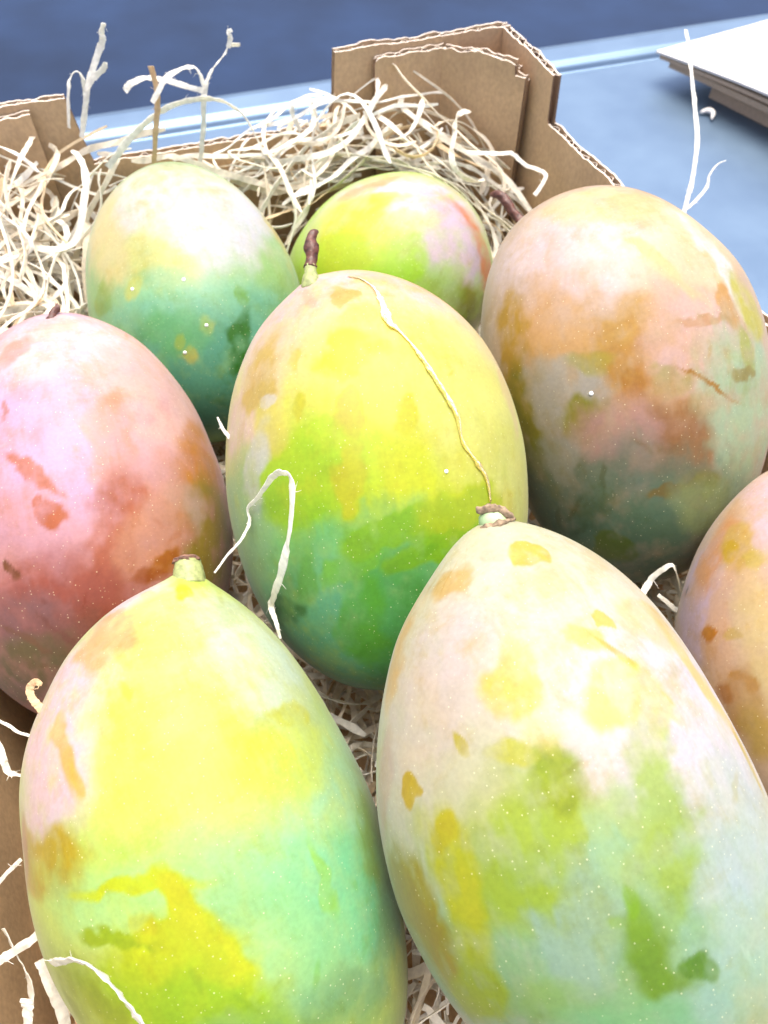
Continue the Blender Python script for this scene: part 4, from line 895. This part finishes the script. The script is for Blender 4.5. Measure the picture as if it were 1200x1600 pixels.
# dried sap
pts = onto_skin(2, interp(SAP_PATH, 110))
Mc = np.array(mangoes[2].matrix_world)[:3, 3]
nrm = pts - Mc; nrm /= np.linalg.norm(nrm, axis=1, keepdims=True)
kk = np.linspace(0, 1, 110)
rad = np.interp(kk, [0, .05, .15, .25, .31, .36, .42, .55, .62, .66, .70, .74, .82, .9, .96, 1], [.0004, .0009, .0010, .0011, .0017, .0016, .0009, .0010, .0011, .0016, .0014, .0008, .0008, .0013, .0010, .0004])
rad = rad * np.where(fbm(pts * 160 + 2, 2) > -0.12, 0.95, 0.55) * (1 + 0.45 * fbm(pts * 420, 2))
sidev = fbm(pts * 200 + 4, 2)
V, F = tube_mesh(pts + nrm * 0.00005, rad, 14, 0.25, 1, flat=0.2, side=nrm, nscale=700)
child_mesh('sap_drip', V, F, M_SAP, mangoes[2])

def bead(pos, r, parent, name='sap_bead'):
    Mi = np.array(parent.matrix_world.inverted())
    c = Mi[:3, :3] @ np.array(pos) + Mi[:3, 3]; n = c / np.linalg.norm(c)
    u = np.cross(n, [0.1, 0.2, 0.97]); u /= np.linalg.norm(u); v = np.cross(n, u)
    ph = np.linspace(0.02, math.pi * 0.6, 7); th = np.linspace(0, 2 * math.pi, 14, endpoint=False)
    G = np.array([[c + r * (math.sin(q) * (math.cos(t) * u + math.sin(t) * v) + 0.7 * math.cos(q) * n) for t in th] for q in ph])
    return grid_object(name, G, M_CLEAR, closed_u=True, cap=True, parent=parent)
for q in onto_skin(4, SAP_DROPS_GREEN): bead(q, 0.0007, mangoes[4])
for q in onto_skin(2, SAP_DROPS_YELLOW): bead(q, 0.0006, mangoes[2])
for q in onto_skin(6, SAP_DROPS_BROWN): bead(q, 0.0007, mangoes[6])

# ------------------------------------------------------------------ wood wool
MINV = [np.array(m.matrix_world.inverted()) for m in mangoes]
def push_out(P, gap):
    for i, p in enumerate(MANGO_SHAPES):
        a, b, k, bend = p[3] + 0.0012, p[4] + 0.0008, p[7], p[8]
        Q = P @ MINV[i][:3, :3].T + MINV[i][:3, 3]
        yy = np.clip(Q[..., 1] / a, -0.999, 0.999)
        ox = bend * b * (yy * yy - 0.4)
        X = Q[..., 0] - ox; Z = Q[..., 2] / THICK
        s = (1 - k * yy)
        g = gap if np.isscalar(gap) else gap[..., None] * np.ones(Q.shape[:-1])
        rr = np.sqrt((X / (b * s + g)) ** 2 + (Z / (b * s + g)) ** 2 + (Q[..., 1] / (a + g)) ** 2)
        f = np.where(rr < 1, 1 / np.maximum(rr, 0.05), 1)
        f = np.minimum(f, 6)
        Q2 = Q.copy(); Q2[..., 0] = ox + X * f; Q2[..., 1] = Q[..., 1] * f; Q2[..., 2] = Q[..., 2] * f
        Mw = np.array(mangoes[i].matrix_world)
        P = Q2 @ Mw[:3, :3].T + Mw[:3, 3]
    return P
nL = np.array([-DL[1], DL[0]]); nL = nL if nL[0] > 0 else -nL
nR = np.array([-DR[1], DR[0]]); nR = nR if nR[0] < 0 else -nR
dn = np.array([-ddir[1], ddir[0]]); dn = dn if dn[1] < 0 else -dn
def keep_in(P, m=0.0075):
    for c0, n in ((CL, bin_), (CL, nL), (CR, nR), (fold, dn)):
        d = (P[..., :2] - c0) @ n
        add = np.maximum(0, m - d)
        P[..., 0] += add * n[0]; P[..., 1] += add * n[1]
    P[..., 2] = np.maximum(P[..., 2], 0.001)
    return P

def heap(x, y):
    p = np.stack([x, y], -1)
    v = (p - CL) @ bin_; u = (p - CL) @ bd; l = (p - CL) @ nL
    h = 0.036 + 0.067 * np.exp(-(np.maximum(v - 0.006, 0) / 0.055) ** 2)
    h = np.maximum(h, 0.078 * np.exp(-(np.maximum(l - 0.03, 0) / 0.05) ** 4) * np.exp(-(np.maximum(v - 0.10, 0) / 0.05) ** 2))
    # fuller towards the right corner, thinner in front of the low middle
    h = h + 0.010 * np.exp(-((u - 0.225) / 0.05) ** 2) * np.exp(-(v / 0.06) ** 2) + 0.018 * np.exp(-((u - 0.03) / 0.05) ** 2) * np.exp(-(v / 0.07) ** 2) 
    return h

def wool(n, seg, region, lift, seed, wmin=1.5, wmax=3.3, lmin=0.05, lmax=0.14, fly=0.0):
    g = np.random.default_rng(seed)
    uu, vv = region(g, n)
    xy = CL + uu[:, None] * bd + vv[:, None] * bin_
    ln = g.uniform(lmin, lmax, n); ds = ln / (seg - 1)
    ang = g.uniform(0, 2 * math.pi, n)
    curv = g.normal(0, 9, n); P = np.zeros((n, seg, 3))
    x, y = xy[:, 0].copy(), xy[:, 1].copy()
    kink = g.random((n, seg)) < 0.06
    slope = g.normal(0, 0.35, n)
    zo = -np.minimum(g.exponential(lift, n), 0.05) + fly * g.random(n)
    z = heap(x, y) + zo
    for s in range(seg):
        P[:, s] = np.stack([x, y, z], -1)
        curv = curv * 0.90 + g.normal(0, 16, n)
        ang = ang + curv * ds + np.where(kink[:, s], g.normal(0, 0.9, n), 0)
        slope = slope * 0.86 + g.normal(0, 0.22, n)
        x = x + np.cos(ang) * ds; y = y + np.sin(ang) * ds
        tgt = heap(x, y) + zo
        z = z + slope * ds + (tgt - z) * 0.16
    P0 = P.copy()
    for _ in range(2):
        P = keep_in(P); P = push_out(P, 0.0016 + g.random(n) * 0.002)
    # smooth what the pushing bent
    for _ in range(2):
        P[:, 1:-1] = 0.25 * P[:, :-2] + 0.5 * P[:, 1:-1] + 0.25 * P[:, 2:]
    P = push_out(P, 0.0012 + g.random(n) * 0.0006); P = keep_in(P, 0.006)
    # leave out strands that the pushing has laid over the top of a fruit
    ok = (P[..., 2] - heap(P[..., 0], P[..., 1])).max(1) < 0.016 + fly
    ok &= (np.linalg.norm(P - P0, axis=-1).max(1) < 0.006)
    P = P[ok]; n = len(P)
    return P, (wmin * 0.55 + (wmax * 1.12 - wmin * 0.55) * g.beta(1.5, 1.6, n)) * 0.001, g

def ribbons(P, W, g, thick=0.00035):
    n, s, _ = P.shape
    T = np.gradient(P, axis=1); T /= np.linalg.norm(T, axis=-1, keepdims=True) + 1e-9
    up = np.array([0, 0.0, 1.0]) + g.normal(0, 0.6, (n, 1, 3))
    A = np.cross(T, up); A /= np.linalg.norm(A, axis=-1, keepdims=True) + 1e-9
    Bn = np.cross(A, T)
    tw = g.uniform(0, 1.2, (n, 1)) + np.cumsum(g.normal(0, 0.16, (n, s)), 1)
    A2 = A * np.cos(tw)[..., None] + Bn * np.sin(tw)[..., None]; B2 = np.cross(A2, T)
    wv = W[:, None] if W.ndim == 1 else W
    taper = np.ones((n, s)); taper[:, 0] = 0.55; taper[:, -1] = 0.5
    wv = wv * taper * (1 + 0.12 * g.normal(0, 1, (n, s)))
    hw = (wv / 2)[..., None] * A2; ht = thick / 2 * B2 * (1 + 0 * hw)
    R = np.stack([P - hw - ht, P + hw - ht, P + hw + ht, P - hw + ht], 2)   # n,s,4,3
    V = R.reshape(-1, 3)
    idx = np.arange(n * s * 4).reshape(n, s, 4)
    a = idx[:, :-1]; b = idx[:, 1:]
    F = np.stack([np.stack([a[..., j], a[..., (j + 1) % 4], b[..., (j + 1) % 4], b[..., j]], -1) for j in range(4)], 2).reshape(-1, 4)
    E = np.concatenate([idx[:, 0, ::-1], idx[:, -1]], 0)
    return V, np.concatenate([F, E], 0)

def fast_mesh(name, V, F):
    me = bpy.data.meshes.new(name)
    me.vertices.add(len(V)); me.vertices.foreach_set('co', V.astype(np.float32).ravel())
    me.loops.add(F.size); me.loops.foreach_set('vertex_index', F.astype(np.int32).ravel())
    me.polygons.add(len(F)); me.polygons.foreach_set('loop_start', np.arange(0, F.size, 4, dtype=np.int32))
    me.update(calc_edges=True); me.validate(); me.shade_flat()
    me.materials.append(M_WOOL)
    return me

TONES = np.array([[0.92, 0.88, 0.77], [0.90, 0.83, 0.69], [0.93, 0.90, 0.82], [0.84, 0.69, 0.46], [0.90, 0.82, 0.66]])
def tone_attr(me, tones, per):
    ca = me.color_attributes.new('tone', 'FLOAT_COLOR', 'POINT')
    c = np.concatenate([np.repeat(tones, per, 0), np.ones((len(tones) * per, 1))], 1).astype(np.float32)
    ca.data.foreach_set('color', c.ravel())

batches = []
SEG = 24
batches.append(wool(900, SEG, lambda g, n: (g.uniform(0.0, BW, n), g.beta(1.0, 1.8, n) * 0.10), 0.016, 1, 1.3, 2.8))
batches.append(wool(420, SEG, lambda g, n: (g.uniform(0.14, BW, n), g.uniform(0, 0.06, n)), 0.008, 2, 1.4, 3.0))
batches.append(wool(230, SEG, lambda g, n: (g.uniform(0.02, BW, n), g.uniform(0, 0.05, n)), 0.002, 6, 1.4, 2.6, 0.05, 0.12, 0.014))
batches.append(wool(460, SEG, lambda g, n: (g.uniform(-0.02, 0.07, n), g.uniform(0.0, 0.19, n)), 0.016, 3, 1.3, 3.0))
batches.append(wool(150, SEG, lambda g, n: (g.uniform(-0.01, 0.06, n), g.uniform(0.0, 0.14, n)), 0.002, 7, 1.4, 2.8, 0.05, 0.12, 0.016))
batches.append(wool(1500, SEG, lambda g, n: (g.uniform(-0.05, 0.36, n), g.uniform(0.08, 0.40, n)), 0.014, 4, 1.2, 3.0, 0.03, 0.10))
batches.append(wool(2200, 10, lambda g, n: (g.uniform(-0.02, 0.34, n), g.uniform(0.10, 0.40, n)), 0.012, 9, 1.2, 3.0, 0.015, 0.05))
Vs, Fs, Ts, off = [], [], [], 0
for P, W, g in batches:
    V, F = ribbons(P, W, g); per = P.shape[1] * 4
    Vs.append(V); Fs.append(F + off); off += len(V)
    pick = g.choice(5, len(P), p=[.3, .22, .24, .08, .16])
    Ts.append(np.repeat(np.clip(TONES[pick] * g.uniform(0.95, 1.04, (len(P), 1)), 0, 0.93), per, 0))
me = fast_mesh('wood_wool', np.concatenate(Vs), np.concatenate(Fs))
tone_attr(me, np.concatenate(Ts), 1)
ww = bpy.data.objects.new('wood_wool', me); COL.objects.link(ww)
tag(ww, 'tangled cream wood wool bedding under and between the mangoes', 'wood wool', kind='stuff')

# single strands that stand out
g = np.random.default_rng(77)
for label, pts, widths, tone in LOOSE_STRANDS:
    n = max(18, len(pts) * 6)
    P = interp(pts, n)
    P = P + 0.00035 * np.stack([fbm(P * 300 + 10 * q, 3) for q in range(3)], -1)
    W = np.interp(np.linspace(0, 1, n), np.linspace(0, 1, len(widths)), widths) * 0.00085
    T = np.gradient(P, axis=0); T /= np.linalg.norm(T, axis=1, keepdims=True)
    view = np.array([0, -0.60, 0.8]) + g.normal(0, 0.25, 3)
    A = np.cross(T, view); A /= np.linalg.norm(A, axis=1, keepdims=True)
    Bn = np.cross(A, T)
    tw = np.cumsum(g.normal(0, 0.13, n))
    A2 = A * np.cos(tw)[:, None] + Bn * np.sin(tw)[:, None]; B2 = np.cross(A2, T)
    W = W * (1 + 0.08 * g.normal(0, 1, n))
    th = 0.00018 + 0.025 * W
    V = np.stack([P - A2 * W[:, None] / 2 - B2 * th[:, None] / 2, P - B2 * th[:, None] * 0.8, P + A2 * W[:, None] / 2 - B2 * th[:, None] / 2, P + A2 * W[:, None] / 2 + B2 * th[:, None] / 2, P + B2 * th[:, None] * 0.9, P - A2 * W[:, None] / 2 + B2 * th[:, None] / 2], 1)
    F = [(k * 6 + j, k * 6 + (j + 1) % 6, (k + 1) * 6 + (j + 1) % 6, (k + 1) * 6 + j) for k in range(n - 1) for j in range(6)]
    F += [(5, 4, 3, 2), (5, 2, 1, 0), tuple((n - 1) * 6 + j for j in (0, 1, 2, 3)), tuple((n - 1) * 6 + j for j in (0, 3, 4, 5))]
    V = V.reshape(-1, 3); F = np.array(F)
    # frayed fibres
    fv, ff = [], []
    for q in range(int(n * 0.14)):
        k = g.integers(1, n - 1); sgn = g.choice([-1, 1])
        r0 = P[k] + sgn * A2[k] * W[k] * 0.45; dirv = sgn * A2[k] * g.uniform(.5, 1) + T[k] * g.normal(0, 1) + B2[k] * g.normal(0, .5); dirv /= np.linalg.norm(dirv)
        fl_ = g.uniform(0.0006, 0.0024) * min(1.5, W[k] / 0.002)
        pp = [r0, r0 + dirv * fl_ * 0.5, r0 + dirv * fl_ + np.array([0, 0, 0.2]) * fl_ * g.normal(0, 1)]
        w0 = 0.00009
        for m_, p_ in enumerate(pp):
            wq = w0 * (1, .8, .4)[m_]
            fv += [p_ - B2[k] * wq - T[k] * wq, p_ + T[k] * wq * 1.5, p_ + B2[k] * wq, p_ - T[k] * wq * 0.5 + B2[k] * wq * 0.5]
        bs = len(V) + len(fv) - 12
        for m_ in range(2):
            for j in range(4):
                ff.append((bs + m_ * 4 + j, bs + m_ * 4 + (j + 1) % 4, bs + m_ * 4 + 4 + (j + 1) % 4, bs + m_ * 4 + 4 + j))
    if fv:
        V = np.concatenate([V, np.array(fv)]); F = np.concatenate([F, np.array(ff)])
    base = P[0].copy()
    me = fast_mesh('wood_wool_strand', V - base, F)
    tcol = (np.array([[0.92, 0.89, 0.80]]) if tone == 0 else np.array([[0.80, 0.60, 0.36]])) * g.uniform(0.95, 1.05)
    tone_attr(me, tcol, len(V))
    o = bpy.data.objects.new('wood_wool_strand', me); COL.objects.link(o); o.location = base
    tag(o, label, 'wood strand', 'single strands of wood wool standing out of the bedding')

# ------------------------------------------------------------------ card sheets on the counter
def sheet_object(name, corner, ax, ay, lx, ly, t, bow, mat, label, droop=0.0):
    nx, ny = 18, 14
    V = []
    for zside in (0, 1):
        for i_ in range(nx):
            for j_ in range(ny):
                s, q = i_ / (nx - 1), j_ / (ny - 1)
                p = np.array([*(corner[:2] + ax * lx * s + ay * ly * q), corner[2] + bow * math.sin(math.pi * min(1, s * 1.0)) * (1 - q) ** 2 - droop * s * (1 - q) + (t if zside else 0)])
                V.append(p)
    F = []
    o_ = nx * ny
    for i_ in range(nx - 1):
        for j_ in range(ny - 1):
            q = i_ * ny + j_
            F += [(q, q + 1, q + ny + 1, q + ny), (o_ + q, o_ + q + ny, o_ + q + ny + 1, o_ + q + 1)]
    for i_ in range(nx - 1):
        q = i_ * ny; F.append((q, q + ny, o_ + q + ny, o_ + q)); q = i_ * ny + ny - 1; F.append((q, o_ + q, o_ + q + ny, q + ny))
    for j_ in range(ny - 1):
        q = j_; F.append((q, o_ + q, o_ + q + 1, q + 1)); q = (nx - 1) * ny + j_; F.append((q, q + 1, o_ + q + 1, o_ + q))
    V = np.array(V); base = np.array([*corner[:2], corner[2]])
    o = mesh_object(name, V - base, F, mat, smooth=False)
    o.location = base
    tag(o, label, 'card sheet', 'flat card sheets stacked on the counter')
    return o
c0, c1, c2 = [np.array(q) for q in SHEET_CORNERS]
AX = (c1 - c0)[:2]; AY = (c2 - c0)[:2]
AX = AX / np.linalg.norm(AX); AY = AY / np.linalg.norm(AY)
M_KRAFT_SHEET = kraft_material("kraft_sheet", (0.50, 0.35, 0.23))
def sh_corner(dx, dy, z): return np.array([*(c0[:2] + AX * dx + AY * dy), z])
sheet_object('card_sheet', sh_corner(0.045, 0.016, -0.0048), AX, AY, 0.26, 0.24, 0.0110, 0.0, M_KRAFT_SHEET, 'brown card lying lowest in the stack on the counter')
sheet_object('card_sheet', sh_corner(0.010, 0.006, 0.0064), AX, AY, 0.30, 0.26, 0.0040, 0.0030, M_KRAFT_SHEET, 'brown card in the middle of the stack on the counter')
sheet_object('card_sheet', sh_corner(0.003, 0.002, 0.0112), AX, AY, 0.30, 0.26, 0.0026, 0.0058, M_KRAFT_SHEET, 'thin brown card just under the white top sheet')
sheet_object('card_sheet', sh_corner(0.0, 0.0, 0.0146), AX, AY, 0.30, 0.27, 0.0016, 0.0082, M_CARD, 'white card sheet topping the stack on the counter')

# crumbs
def crumb(name, loc, pts, r, mat, label, cat):
    V, F = tube_mesh(interp(pts, 12), [r * s for s in (.3, .7, .9, 1, 1, 1, 1, .95, .9, .8, .6, .3)], 8, 0.5, 3)
    o = mesh_object(name, V, F, mat); o.location = loc
    tag(o, label, cat); return o
crumb('wood_chip', CRUMB_SPOTS[0], [(-0.005, 0.004, 0), (0.0, 0.005, 0.0012), (0.003, 0.001, 0.0015), (0.001, -0.006, 0)], 0.0018, M_CARD, 'small pale curl of wood lying on the steel counter', 'wood chip')
